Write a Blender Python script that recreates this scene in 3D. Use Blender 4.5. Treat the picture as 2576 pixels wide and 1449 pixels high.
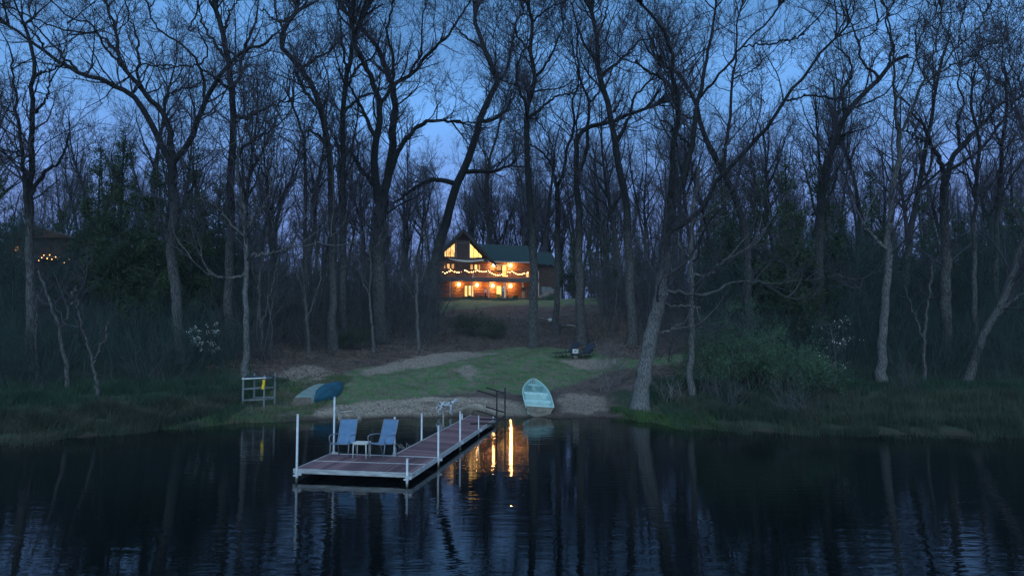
import bpy, math, random
import numpy as np
from mathutils import Vector, Matrix
PI = math.pi
for o in list(bpy.data.objects): bpy.data.objects.remove(o)
scene = bpy.context.scene
C = scene.collection
rnd = random.Random(5)

# ------------------------------------------------------------------ camera
F = 1740.0            # focal length in pixels of a 2576 px wide picture
HC = 3.9
TH = math.atan(110.5 / F)
cam_d = bpy.data.cameras.new("camera"); cam = bpy.data.objects.new("camera", cam_d); C.objects.link(cam)
cam_d.sensor_width = 36; cam_d.lens = 36 * F / 2576
cam.location = (0, 0, HC); cam.rotation_euler = (PI / 2 + TH, 0, 0)
cam_d.clip_start = 0.1; cam_d.clip_end = 6000
scene.camera = cam

# ------------------------------------------------------------------ world (dusk sky, brighter in the west behind the camera)
w = bpy.data.worlds.new("World"); scene.world = w; w.use_nodes = True
nt = w.node_tree; nt.nodes.clear()
def N(t, typ, **kw):
    n = t.nodes.new(typ)
    for k, v in kw.items(): setattr(n, k, v)
    return n
wo = N(nt, 'ShaderNodeOutputWorld'); bg = N(nt, 'ShaderNodeBackground')
tc = N(nt, 'ShaderNodeTexCoord'); sx = N(nt, 'ShaderNodeSeparateXYZ')
nt.links.new(tc.outputs['Generated'], sx.inputs[0])
rp = N(nt, 'ShaderNodeValToRGB')
e = rp.color_ramp.elements
e[0].position = 0.0; e[0].color = (.215, .285, .680, 1)
e[1].position = 1.0; e[1].color = (.080, .190, .430, 1)
for p_, c_ in ((.16, (.225, .375, .860, 1)), (.30, (.185, .450, .960, 1)), (.45, (.125, .340, .740, 1))):
    q = e.new(p_); q.color = c_
nt.links.new(sx.outputs['Z'], rp.inputs[0])
west = N(nt, 'ShaderNodeMapRange'); west.inputs[1].default_value = .25; west.inputs[2].default_value = -1
nt.links.new(sx.outputs['Y'], west.inputs[0])
wm = N(nt, 'ShaderNodeMixRGB'); wm.inputs[2].default_value = (1.32, 1.90, 2.50, 1)
nt.links.new(west.outputs[0], wm.inputs[0]); nt.links.new(rp.outputs[0], wm.inputs[1])
cn = N(nt, 'ShaderNodeTexNoise'); cn.inputs['Scale'].default_value = 3.2; cn.inputs['Detail'].default_value = 4
cmp_ = N(nt, 'ShaderNodeMapping'); cmp_.inputs['Scale'].default_value = (1, 1, 3)
nt.links.new(tc.outputs['Generated'], cmp_.inputs[0]); nt.links.new(cmp_.outputs[0], cn.inputs['Vector'])
cr = N(nt, 'ShaderNodeMapRange'); cr.inputs[1].default_value = .3; cr.inputs[2].default_value = .75
cr.inputs[3].default_value = .74; cr.inputs[4].default_value = 1.16
nt.links.new(cn.outputs['Fac'], cr.inputs[0])
mu = N(nt, 'ShaderNodeMixRGB', blend_type='MULTIPLY'); mu.inputs[0].default_value = 1
nt.links.new(wm.outputs[0], mu.inputs[1]); nt.links.new(cr.outputs[0], mu.inputs[2])
nt.links.new(mu.outputs[0], bg.inputs[0]); bg.inputs[1].default_value = 1.0
nt.links.new(bg.outputs[0], wo.inputs[0])
scene.view_settings.view_transform = 'Standard'; scene.view_settings.look = 'None'
scene.view_settings.exposure = 0; scene.view_settings.gamma = 1
scene.render.engine = 'CYCLES'
cy = scene.cycles
cy.max_bounces = 4; cy.diffuse_bounces = 2; cy.glossy_bounces = 3; cy.transparent_max_bounces = 4
cy.sample_clamp_indirect = 4; cy.use_denoising = True; cy.caustics_reflective = False; cy.caustics_refractive = False

# ------------------------------------------------------------------ picture <-> place
def ray(px, py):
    u = (px - 1288) / F; v = (724.5 - py) / F
    return np.array([u, math.cos(TH) - v * math.sin(TH), math.sin(TH) + v * math.cos(TH)])
def at_z(px, py, z):
    d = ray(px, py); t = (z - HC) / d[2]; return np.array([d[0] * t, d[1] * t, z])
def at_y(px, py, Y):
    d = ray(px, py); t = Y / d[1]; return np.array([d[0] * t, Y, HC + d[2] * t])
def proj(X, Y, Z):
    zz = Z - HC; c = math.cos(TH); s = math.sin(TH)
    dep = Y * c + zz * s; up = -Y * s + zz * c
    return 1288 + F * X / dep, 724.5 - F * up / dep

# ------------------------------------------------------------------ terrain
_sh = [(-300, 1130), (0, 1112), (200, 1098), (400, 1080), (600, 1062), (780, 1057), (1000, 1051), (1200, 1047), (1420, 1051),
       (1560, 1050), (1700, 1074), (1900, 1086), (2200, 1091), (2576, 1095), (2900, 1102)]
_sp = np.array([at_z(a, b, 0)[:2] for a, b in _sh])
_sx = np.concatenate([[-400], _sp[:, 0], [400]]); _sy = np.concatenate([[14], _sp[:, 1], [14]])
def shore(X): return np.interp(X, _sx, _sy) + .16 * np.sin(X * 2.1) + .1 * np.sin(X * 5.3 + 1)
_ps = [-60, -14, -4, -1, 0, .5, 3, 8, 14, 19, 30, 50, 55, 62, 70, 200, 4000]
_pz = [-6, -3, -1, -.22, 0, .13, .4, 1.2, 2.2, 2.75, 4.2, 6.6, 7.4, 8.2, 8.45, 9, 9]
def tz(X, Y):
    X = np.asarray(X, float); Y = np.asarray(Y, float)
    s = Y - shore(X)
    z = np.interp(s, _ps, _pz)
    n = (.05 * np.sin(X * .9 + Y * .4) + .04 * np.sin(X * 1.7 - Y * 1.3 + 2) + .02 * np.sin(X * 4.1 + Y * 3.3)
         + .12 * np.sin(X * .21 + 1) * np.sin(Y * .17))
    lawn = np.clip((s - 1) / 6, 0, 1)
    md = .40 * np.exp(-(((X + 1.78) / .85) ** 2 + ((Y - 32.9) / .8) ** 2))   # heap of sand on the beach
    fl = np.clip(1 - np.hypot((X - 0) / 14, (Y - 99) / 9), 0, 1)
    return z + n * lawn + .25 * n + md * (s > 0) - fl * 0
def at_g(px, py):
    d = ray(px, py)
    ts = np.arange(14, 260, .05); X = d[0] * ts; Y = d[1] * ts; Z = HC + d[2] * ts
    below = Z < tz(X, Y)
    i = np.argmax(below) if below.any() else len(ts) - 1
    return np.array([X[i], Y[i], float(tz(X[i], Y[i]))])

# ------------------------------------------------------------------ materials
def P(mat): return mat.node_tree.nodes['Principled BSDF']
def mat(name, col, rough=.8, col2=None, scale=6, bump=0, bscale=30, metal=0, stretch=None, emit=None, es=0, spec=.3, detail=5, island=0):
    m = bpy.data.materials.new(name); m.use_nodes = True; t = m.node_tree; p = P(m)
    p.inputs['Base Color'].default_value = (*col, 1); p.inputs['Roughness'].default_value = rough
    p.inputs['Metallic'].default_value = metal; p.inputs['Specular IOR Level'].default_value = spec
    co = N(t, 'ShaderNodeTexCoord'); mp = N(t, 'ShaderNodeMapping'); t.links.new(co.outputs['Object'], mp.inputs[0])
    if stretch: mp.inputs['Scale'].default_value = stretch
    if col2:
        n = N(t, 'ShaderNodeTexNoise'); n.inputs['Scale'].default_value = scale; n.inputs['Detail'].default_value = detail
        t.links.new(mp.outputs[0], n.inputs['Vector'])
        r = N(t, 'ShaderNodeValToRGB'); r.color_ramp.elements[0].position = .35; r.color_ramp.elements[1].position = .65
        r.color_ramp.elements[0].color = (*col, 1); r.color_ramp.elements[1].color = (*col2, 1)
        t.links.new(n.outputs['Fac'], r.inputs[0]); t.links.new(r.outputs[0], p.inputs['Base Color'])
    if island:
        g_ = N(t, 'ShaderNodeNewGeometry'); ir = N(t, 'ShaderNodeMapRange'); ir.inputs[3].default_value = 1 - island; ir.inputs[4].default_value = 1 + island
        t.links.new(g_.outputs['Random Per Island'], ir.inputs[0]); ml = N(t, 'ShaderNodeMixRGB', blend_type='MULTIPLY'); ml.inputs[0].default_value = 1
        src = p.inputs['Base Color'].links[0].from_socket; t.links.new(src, ml.inputs[1]); t.links.new(ir.outputs[0], ml.inputs[2]); t.links.new(ml.outputs[0], p.inputs['Base Color'])
    if bump:
        n = N(t, 'ShaderNodeTexNoise'); n.inputs['Scale'].default_value = bscale; n.inputs['Detail'].default_value = 4
        t.links.new(mp.outputs[0], n.inputs['Vector'])
        b = N(t, 'ShaderNodeBump'); b.inputs['Strength'].default_value = bump; b.inputs['Distance'].default_value = .03
        t.links.new(n.outputs['Fac'], b.inputs['Height']); t.links.new(b.outputs[0], p.inputs['Normal'])
    if emit:
        p.inputs['Emission Color'].default_value = (*emit, 1); p.inputs['Emission Strength'].default_value = es
    return m

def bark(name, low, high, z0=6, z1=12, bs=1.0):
    """bark with light put into its colour: paler lower trunk, silhouette-dark higher up"""
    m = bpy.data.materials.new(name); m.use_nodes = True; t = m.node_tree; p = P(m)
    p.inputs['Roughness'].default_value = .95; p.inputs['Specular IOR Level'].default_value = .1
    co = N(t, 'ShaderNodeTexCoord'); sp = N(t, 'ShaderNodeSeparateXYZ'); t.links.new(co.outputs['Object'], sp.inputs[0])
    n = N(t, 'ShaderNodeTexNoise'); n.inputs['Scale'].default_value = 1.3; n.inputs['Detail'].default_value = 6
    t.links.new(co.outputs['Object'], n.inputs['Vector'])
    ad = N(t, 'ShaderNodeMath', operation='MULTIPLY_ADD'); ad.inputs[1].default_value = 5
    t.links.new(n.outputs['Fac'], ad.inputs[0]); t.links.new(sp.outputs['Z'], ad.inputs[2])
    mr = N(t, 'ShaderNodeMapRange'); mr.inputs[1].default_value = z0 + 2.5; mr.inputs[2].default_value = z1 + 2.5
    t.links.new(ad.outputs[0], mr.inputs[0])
    mx = N(t, 'ShaderNodeMixRGB'); mx.inputs[1].default_value = (*low, 1); mx.inputs[2].default_value = (*high, 1)  # painted by height: lit grey below, dark silhouette tone against the sky above
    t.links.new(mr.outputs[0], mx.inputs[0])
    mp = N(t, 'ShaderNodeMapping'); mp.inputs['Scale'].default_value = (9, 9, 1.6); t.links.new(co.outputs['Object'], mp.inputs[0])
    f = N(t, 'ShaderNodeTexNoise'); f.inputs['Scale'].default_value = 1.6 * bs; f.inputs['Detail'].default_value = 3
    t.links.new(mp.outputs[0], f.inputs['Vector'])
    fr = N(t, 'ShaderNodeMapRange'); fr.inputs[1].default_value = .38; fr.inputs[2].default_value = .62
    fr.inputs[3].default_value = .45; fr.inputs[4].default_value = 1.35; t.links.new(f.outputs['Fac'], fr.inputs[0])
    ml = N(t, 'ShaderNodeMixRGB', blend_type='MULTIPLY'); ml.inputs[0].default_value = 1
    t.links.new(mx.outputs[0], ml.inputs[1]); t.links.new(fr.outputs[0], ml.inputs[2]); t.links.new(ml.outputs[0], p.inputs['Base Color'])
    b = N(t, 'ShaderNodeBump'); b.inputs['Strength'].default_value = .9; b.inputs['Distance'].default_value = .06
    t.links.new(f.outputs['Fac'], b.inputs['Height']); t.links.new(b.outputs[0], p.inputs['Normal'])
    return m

M = dict(
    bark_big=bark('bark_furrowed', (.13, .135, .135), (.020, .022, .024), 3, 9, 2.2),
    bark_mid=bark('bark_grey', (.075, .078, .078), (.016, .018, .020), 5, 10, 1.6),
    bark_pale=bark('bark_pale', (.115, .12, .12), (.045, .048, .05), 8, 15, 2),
    twig=mat('twig_dark', (.040, .038, .050), .95),
    twig_far=mat('twig_far', (.040, .040, .052), .95),
    brush=mat('brush_twig', (.090, .095, .100), .95, (.034, .038, .042), .5),
    brush_pale=mat('brush_twig_pale', (.19, .185, .18), .95, (.10, .10, .10), 2),
    bud=mat('bud', (.035, .045, .028), .9),
    evergreen=mat('evergreen_needles', (.020, .042, .024), .9, (.038, .066, .026), .35, island=.4),
    bushleaf=mat('bush_leaf', (.060, .130, .065), .9, (.030, .070, .042), .6, island=.4),
    blade=mat('marsh_grass', (.024, .058, .034), .95, (.012, .034, .022), .5, island=.4),
    blade_g=mat('bright_grass', (.060, .120, .040), .95, (.035, .075, .03), .9, island=.35),
    blade_d=mat('dry_grass', (.060, .064, .048), .95, (.022, .032, .024), .5, island=.4),
    litter=mat('dead_leaf', (.19, .140, .115), .95, (.06, .046, .040), 3),
    petal=mat('petal', (.85, .87, .84), .8, (.62, .66, .60), 5, island=.25), turf=mat('turf_blade', (.058, .118, .046), .95, (.12, .115, .08), .9, island=.4), brush_green=mat('brush_green', (.034, .062, .054), .95, (.015, .030, .029), .5),
    alu=mat('galvanised_metal', (.55, .58, .60), .5, (.42, .45, .48), 9, metal=.35),
    deckwood=mat('composite_board', (.175, .105, .115), .75, (.125, .075, .085), 3, island=.42, bump=.3, bscale=20, stretch=(1, 6, 1)),
    fascia=mat('dock_fascia', (.42, .45, .46), .6, (.25, .27, .28), 5, stretch=(.5, 1, 3)),
    sling=mat('blue_sling', (.120, .220, .36), .9, (.085, .165, .28), 5, bump=.2, bscale=300),
    chairframe=mat('chair_metal', (.16, .19, .23), .5, metal=.3),
    plastic=mat('pale_plastic', (.52, .52, .50), .6),
    black=mat('black_steel', (.012, .012, .014), .5),
    rope=mat('rope', (.55, .5, .42), .9),
    boat=mat('boat_paint', (.30, .50, .48), .6, (.20, .36, .36), 3, bump=.1, bscale=12),
    boatlight=mat('boat_bench', (.46, .66, .63), .6, (.34, .54, .52), 5),
    boatside=mat('boat_weathered', (.26, .24, .19), .8, (.15, .14, .12), 4),
    skiff=mat('skiff_hull', (.22, .30, .27), .7, (.14, .21, .20), 2.5),
    skiffend=mat('skiff_transom', (.17, .14, .12), .85, (.10, .085, .075), 6),
    canoe=mat('teal_hull', (.014, .085, .125), .6, (.009, .055, .085), 2),
    canoedark=mat('teal_dark', (.006, .03, .055), .5),
    lumber=mat('grey_lumber', (.17, .19, .20), .9, (.10, .115, .12), 6, bump=.3, stretch=(1, 1, .2)),
    board=mat('weathered_board', (.28, .26, .22), .9, (.14, .13, .115), 8, bump=.3),
    yellow=mat('yellow_vest', (.75, .50, .02), .8, (.6, .38, .01), 9),
    whitepaint=mat('white_paint', (.62, .63, .62), .6, (.45, .46, .46), 6),
    loung=mat('navy_sling', (.022, .034, .055), .8, (.015, .024, .042), 14),
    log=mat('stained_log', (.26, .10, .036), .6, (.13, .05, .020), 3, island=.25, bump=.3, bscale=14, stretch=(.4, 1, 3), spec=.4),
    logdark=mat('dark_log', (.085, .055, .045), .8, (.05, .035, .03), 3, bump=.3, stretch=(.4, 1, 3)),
    roof=mat('green_shingle', (.020, .046, .048), .9, (.014, .032, .036), 4, bump=.5, bscale=25),
    trim=mat('brown_trim', (.055, .028, .018), .8, (.035, .02, .014), 4),
    paletrim=mat('pale_trim', (.35, .33, .31), .8),
    deckgrey=mat('grey_deck_timber', (.13, .12, .125), .9, (.07, .065, .07), 5, bump=.3, stretch=(.3, 1, 2)),
    cloth=mat('shade_cloth', (.50, .47, .44), .9, (.38, .35, .33), 4),
    stone=mat('field_stone', (.22, .20, .18), .9, (.12, .11, .10), 5, bump=.5, bscale=8),
    concrete=mat('concrete', (.24, .25, .26), .9, (.16, .17, .18), 2), slab=mat('patio_slab', (.07, .075, .06), .9, (.045, .055, .04), 1.5),
    skin=mat('skin', (.45, .28, .20), .6), hair=mat('dark_hair', (.02, .014, .01), .7), hairgrey=mat('grey_hair', (.40, .40, .40), .8),
    paleblue=mat('pale_blue_top', (.50, .58, .75), .9), greyshirt=mat('pale_grey_shirt', (.42, .44, .46), .9), darkshirt=mat('charcoal_shirt', (.05, .045, .055), .9),
    jeans=mat('blue_jeans', (.09, .16, .28), .9), khaki=mat('khaki', (.32, .27, .21), .9), blackcloth=mat('black_trousers', (.012, .012, .015), .9),
    shoe=mat('shoe', (.25, .25, .25), .7), pinkcloth=mat('rosy_cushion', (.40, .17, .14), .9, (.30, .12, .10), 6),
    terracotta=mat('terracotta', (.35, .12, .06), .8), couch=mat('olive_couch', (.16, .15, .06), .9),
    fur=mat('pale_fur', (.52, .57, .60), .95, (.15, .17, .19), 9, bump=.4, bscale=60, detail=6), furdark=mat('dark_fur', (.04, .045, .05), .9),
    driftwood=mat('driftwood', (.30, .30, .29), .9),
)
pm_ = mat('post_metal', (.55, .58, .60), .5, (.42, .45, .48), 9, metal=.35); t_ = pm_.node_tree; p_ = P(pm_)
co_ = N(t_, 'ShaderNodeTexCoord'); sp_ = N(t_, 'ShaderNodeSeparateXYZ'); t_.links.new(co_.outputs['Object'], sp_.inputs[0])
n_ = N(t_, 'ShaderNodeTexNoise'); n_.inputs['Scale'].default_value = 14; t_.links.new(co_.outputs['Object'], n_.inputs['Vector'])
a_ = N(t_, 'ShaderNodeMath', operation='MULTIPLY_ADD'); a_.inputs[1].default_value = .35; t_.links.new(n_.outputs['Fac'], a_.inputs[0]); t_.links.new(sp_.outputs['Z'], a_.inputs[2])
m_ = N(t_, 'ShaderNodeMapRange'); m_.inputs[1].default_value = -.02; m_.inputs[2].default_value = .08; t_.links.new(a_.outputs[0], m_.inputs[0])
x_ = N(t_, 'ShaderNodeMixRGB'); x_.inputs[1].default_value = (.10, .11, .08, 1); t_.links.new(m_.outputs[0], x_.inputs[0]); t_.links.new(p_.inputs['Base Color'].links[0].from_socket, x_.inputs[2]); t_.links.new(x_.outputs[0], p_.inputs['Base Color'])
M['post_metal'] = pm_
def glow(name, col, s, col2=None, scale=2):
    m = bpy.data.materials.new(name); m.use_nodes = True; t = m.node_tree; t.nodes.clear()
    o = N(t, 'ShaderNodeOutputMaterial'); em = N(t, 'ShaderNodeEmission'); em.inputs[0].default_value = (*col, 1); em.inputs[1].default_value = s
    if col2:
        co = N(t, 'ShaderNodeTexCoord'); n = N(t, 'ShaderNodeTexNoise'); n.inputs['Scale'].default_value = scale; n.inputs['Detail'].default_value = 3
        t.links.new(co.outputs['Object'], n.inputs['Vector'])
        r = N(t, 'ShaderNodeValToRGB'); r.color_ramp.elements[0].position = .4; r.color_ramp.elements[1].position = .6
        r.color_ramp.elements[0].color = (*col, 1); r.color_ramp.elements[1].color = (*col2, 1)
        t.links.new(n.outputs['Fac'], r.inputs[0]); t.links.new(r.outputs[0], em.inputs[0])
    t.links.new(em.outputs[0], o.inputs[0]); return m
M['pane'] = glow('lit_pane', (1, .50, .14), 1.7, (1, .58, .24), 1.5)
M['pane_bright'] = glow('lit_pane_bright', (1, .62, .18), 2.2, (1, .54, .14), 1.5)
M['pane_soft'] = glow('lit_pane_soft', (.85, .34, .10), .9, (.9, .50, .20), 2)
M['bulb'] = glow('warm_bulb', (1, .46, .14), 55)
M['bulb_dim'] = glow('dim_bulb', (1, .42, .12), 7)
M['globe'] = glow('lamp_globe', (1, .58, .22), 90)

# ------------------------------------------------------------------ mesh helpers
def fastmesh(name, V, Q, material, smooth=False):
    """V (n,3), Q (m,k) uniform polygons"""
    me = bpy.data.meshes.new(name); V = np.asarray(V, np.float32); Q = np.asarray(Q, np.int32)
    k = Q.shape[1]
    me.vertices.add(len(V)); me.vertices.foreach_set('co', V.ravel())
    me.loops.add(Q.size); me.loops.foreach_set('vertex_index', Q.ravel())
    me.polygons.add(len(Q)); me.polygons.foreach_set('loop_start', np.arange(0, Q.size, k, dtype=np.int32))
    me.polygons.foreach_set('loop_total', np.full(len(Q), k, np.int32))
    if smooth: me.polygons.foreach_set('use_smooth', np.ones(len(Q), bool))
    me.update(calc_edges=True); me.materials.append(material)
    return me
def link(name, me, parent=None):
    o = bpy.data.objects.new(name, me); C.objects.link(o)
    if parent: o.parent = parent
    return o
def tag(o, label=None, cat=None, group=None, kind=None):
    if label: o['label'] = label
    if cat: o['category'] = cat
    if group: o['group'] = group
    if kind: o['kind'] = kind
    return o
def empty(name, loc, rz=0, label=None, cat=None, group=None):
    o = bpy.data.objects.new(name, None); C.objects.link(o); o.location = loc; o.rotation_euler = (0, 0, rz)
    o.empty_display_size = .2
    return tag(o, label, cat, group)
def copy_tree(o, parent=None):
    c = o.copy(); C.objects.link(c); c.parent = parent
    for ch in list(o.children): copy_tree(ch, c)
    return c

class MB:
    def __init__(s): s.v = []; s.f = []
    def add(s, V, Fs):
        b = len(s.v); s.v += [tuple(map(float, p)) for p in V]; s.f += [tuple(b + i for i in f) for f in Fs]; return s
    def box(s, c, d, R=None):
        x, y, z = [q / 2 for q in d]
        V = [Vector((a * x, b_ * y, c_ * z)) for a in (-1, 1) for b_ in (-1, 1) for c_ in (-1, 1)]
        if R is not None: V = [R @ v for v in V]
        V = [v + Vector(c) for v in V]
        return s.add(V, [(0, 1, 3, 2), (4, 6, 7, 5), (0, 4, 5, 1), (2, 3, 7, 6), (0, 2, 6, 4), (1, 5, 7, 3)])
    def beam(s, a, b, wd, th=None, up=(0, 0, 1)):
        a = Vector(a); b = Vector(b); d = b - a; L = d.length; d.normalize(); th = th or wd
        up = Vector(up)
        if abs(d.dot(up)) > .97: up = Vector((1, 0, 0))
        sd = d.cross(up).normalized(); u = sd.cross(d)
        R = Matrix((sd, d, u)).transposed()
        return s.box((a + b) / 2, (wd, L, th), R)
    def tube(s, pts, r, k=8, caps=True):
        pts = [Vector(p) for p in pts]; n = len(pts)
        rr = r if isinstance(r, (list, tuple)) else [r] * n
        V = []; t0 = (pts[1] - pts[0]).normalized()
        ref = Vector((0, 0, 1)) if abs(t0.z) < .9 else Vector((1, 0, 0))
        nn = t0.cross(ref).normalized()
        for i in range(n):
            t = (pts[min(i + 1, n - 1)] - pts[max(i - 1, 0)]).normalized()
            nn = (nn - t * nn.dot(t)).normalized(); bb = t.cross(nn)
            for j in range(k):
                a = 2 * PI * j / k; V.append(pts[i] + (nn * math.cos(a) + bb * math.sin(a)) * rr[i])
        Fs = [(i * k + j, i * k + (j + 1) % k, (i + 1) * k + (j + 1) % k, (i + 1) * k + j) for i in range(n - 1) for j in range(k)]
        if caps: Fs += [tuple(reversed(range(k))), tuple(range((n - 1) * k, n * k))]
        return s.add(V, Fs)
    def ell(s, c, r, n=10, m=7, R=None):
        if not hasattr(r, '__len__'): r = (r, r, r)
        V = []; c = Vector(c)
        for i in range(1, m):
            a = PI * i / m
            for j in range(n):
                b_ = 2 * PI * j / n; p = Vector((r[0] * math.sin(a) * math.cos(b_), r[1] * math.sin(a) * math.sin(b_), r[2] * math.cos(a)))
                V.append((R @ p if R else p) + c)
        tp = Vector((0, 0, r[2])); V.append((R @ tp if R else tp) + c); V.append((R @ -tp if R else -tp) + c)
        Fs = [(i * n + j, (i + 1) * n + j, (i + 1) * n + (j + 1) % n, i * n + (j + 1) % n) for i in range(m - 2) for j in range(n)]
        T = (m - 1) * n
        Fs += [(T, j, (j + 1) % n) for j in range(n)] + [(T + 1, (m - 2) * n + (j + 1) % n, (m - 2) * n + j) for j in range(n)]
        return s.add(V, Fs)
    def prism(s, poly, y0, y1):
        """poly in (x,z), extruded along y"""
        n = len(poly)
        V = [(x, y0, z) for x, z in poly] + [(x, y1, z) for x, z in poly]
        return s.add(V, [tuple(range(n)), tuple(reversed(range(n, 2 * n)))] + [(i, i + n, (i + 1) % n + n, (i + 1) % n) for i in range(n)])
    def build(s, name, m, parent=None, smooth=False, bevel=0):
        me = bpy.data.meshes.new(name); me.from_pydata(s.v, [], s.f); me.materials.append(m)
        if smooth:
            for p in me.polygons: p.use_smooth = True
        me.update(); o = link(name, me, parent)
        if bevel:
            md = o.modifiers.new('bevel', 'BEVEL'); md.width = bevel; md.segments = 1
        return o

def tubes(pts, rad, k):
    """many polylines at once: pts (M,n,3), rad (M,n)"""
    Mn, n, _ = pts.shape
    T = np.gradient(pts, axis=1); T /= np.linalg.norm(T, axis=2, keepdims=True) + 1e-9
    A = T.mean(axis=1); A /= np.linalg.norm(A, axis=1, keepdims=True) + 1e-9
    ref = np.where((np.abs(A[:, 2:3]) < .9), np.array([[0, 0, 1.]]), np.array([[1., 0, 0]]))
    U = np.cross(T, ref[:, None, :]); U /= np.linalg.norm(U, axis=2, keepdims=True) + 1e-9
    W = np.cross(T, U)
    a = np.arange(k) * 2 * PI / k
    ring = pts[:, :, None, :] + rad[:, :, None, None] * (U[:, :, None, :] * np.cos(a)[None, None, :, None] + W[:, :, None, :] * np.sin(a)[None, None, :, None])
    V = ring.reshape(-1, 3)
    m, i, j = np.meshgrid(np.arange(Mn), np.arange(n - 1), np.arange(k), indexing='ij')
    b = m * n * k; j2 = (j + 1) % k
    Q = np.stack([b + i * k + j, b + i * k + j2, b + (i + 1) * k + j2, b + (i + 1) * k + j], -1).reshape(-1, 4)
    return V, Q
def merge(parts):
    Vs = []; Qs = []; o = 0
    for V, Q in parts:
        if len(V) == 0: continue
        Vs.append(V); Qs.append(Q + o); o += len(V)
    return np.concatenate(Vs), np.concatenate(Qs)
def nrm(a): return a / (np.linalg.norm(a, axis=-1, keepdims=True) + 1e-9)
def spawn(rng, pts, rad, dens, lo, hi, a0, a1, n, wig, up, rr, rmin, tmin=.1, tip=.3, rmax=9, grav=0):
    Mn, k, _ = pts.shape
    L = np.linalg.norm(np.diff(pts, axis=1), axis=2).sum(1)
    cnt = rng.poisson(L * dens * (1 - tmin)); idx = np.repeat(np.arange(Mn), cnt); K = len(idx)
    if K == 0: return np.zeros((0, n + 1, 3)), np.zeros((0, n + 1))
    t = tmin + (1 - tmin) * rng.random(K); f = t * (k - 1); i = np.minimum(f.astype(int), k - 2); fr = (f - i)[:, None]
    p = pts[idx, i] * (1 - fr) + pts[idx, i + 1] * fr
    T = nrm(pts[idx, i + 1] - pts[idx, i])
    r = rad[idx, i] * (1 - fr[:, 0]) + rad[idx, i + 1] * fr[:, 0]
    q = rng.normal(size=(K, 3)); q[:, 2] += .35; q = nrm(q - T * (q * T).sum(1, keepdims=True))
    a = np.radians(a0 + (a1 - a0) * rng.random(K))[:, None]
    D = nrm(T * np.cos(a) + q * np.sin(a))
    Ln = (lo + (hi - lo) * rng.random(K)) * (1 - .4 * t)
    R0 = np.clip(r * rr, rmin, rmax)
    out = np.zeros((K, n + 1, 3)); out[:, 0] = p
    for s in range(n):
        D = nrm(D + rng.normal(0, wig, (K, 3)) + np.array([0, 0, up - grav * s]))
        p = p + D * (Ln / n)[:, None]; out[:, s + 1] = p
    R = R0[:, None] * np.linspace(1, tip, n + 1)[None]
    return out, R
def leaves(rng, P_, size, jit=.0):
    K = len(P_); a = nrm(rng.normal(size=(K, 3))); b = nrm(np.cross(a, rng.normal(size=(K, 3))))
    s = size * (.6 + .8 * rng.random((K, 1))); P_ = P_ + rng.normal(0, 1, (K, 3)) * jit
    V = np.stack([P_ - a * s, P_ - b * s * .55, P_ + a * s, P_ + b * s * .55], 1).reshape(-1, 3)
    return V, np.arange(4 * K).reshape(K, 4)
def catmull(P_, n):
    P_ = np.asarray(P_, float); d = np.linalg.norm(np.diff(P_, axis=0), axis=1); s = np.concatenate([[0], np.cumsum(d)])
    Q = np.vstack([2 * P_[0] - P_[1], P_, 2 * P_[-1] - P_[-2]])
    out = []
    for u in np.linspace(0, s[-1], n):
        i = min(max(np.searchsorted(s, u, side='right') - 1, 0), len(P_) - 2); t = (u - s[i]) / max(s[i + 1] - s[i], 1e-6)
        a, b, c, e_ = Q[i], Q[i + 1], Q[i + 2], Q[i + 3]
        out.append(.5 * ((2 * b) + (c - a) * t + (2 * a - 5 * b + 4 * c - e_) * t ** 2 + (3 * b - a - 3 * c + e_) * t ** 3))
    return np.array(out)

# ------------------------------------------------------------------ ground
def inpoly(x, y, poly):
    ins = np.zeros(x.shape, bool); n = len(poly)
    for i in range(n):
        x1, y1 = poly[i]; x2, y2 = poly[(i + 1) % n]
        c = ((y1 > y) != (y2 > y)) & (x < (x2 - x1) * (y - y1) / (y2 - y1 + 1e-9) + x1); ins ^= c
    return ins
def gpoly(pl): return [tuple(at_g(a, b)[:2]) for a, b in pl]
lawnP = gpoly([(735, 1046), (742, 990), (850, 950), (905, 925), (1090, 890), (1260, 878), (1420, 876), (1510, 885), (1540, 905), (1600, 905), (1790, 895), (1700, 918), (1520, 935), (1450, 965), (1380, 985), (1290, 992), (1200, 984), (1130, 992), (1040, 1000), (960, 1012), (880, 1022), (830, 1030), (790, 1036)])
sandP = gpoly([(776, 1046), (770, 1036), (860, 1018), (960, 1006), (1060, 1000), (1130, 1000), (1230, 1000), (1330, 1012), (1350, 1030), (1345, 1052), (1250, 1052), (1000, 1054), (850, 1057)])
wetP = gpoly([(700, 1066), (700, 1044), (1000, 1046), (1250, 1041), (1500, 1043), (1500, 1066)])
dirtP = [gpoly(p) for p in ([(900, 940), (990, 908), (1080, 890), (1190, 884), (1265, 886), (1200, 900), (1130, 912), (1030, 928), (930, 945)],
                            [(1150, 925), (1180, 915), (1215, 925), (1200, 945), (1175, 962), (1160, 945)],
                            [(700, 940), (760, 918), (830, 925), (850, 940), (800, 958), (720, 962)],
                            [(1400, 905), (1490, 900), (1560, 905), (1540, 930), (1440, 925)],
                            [(1400, 1000), (1450, 985), (1520, 1000), (1540, 1030), (1480, 1042), (1410, 1040)])]
housegrassP = gpoly([(1040, 768), (1150, 757), (1300, 755), (1420, 752), (1520, 770), (1420, 768), (1300, 767), (1150, 775), (1050, 790)])
def blurmask(m, it=2):
    m = m.astype(float)
    for _ in range(it):
        m = (m + np.roll(m, 1, 0) + np.roll(m, -1, 0) + np.roll(m, 1, 1) + np.roll(m, -1, 1)) / 5
    return m
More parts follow.
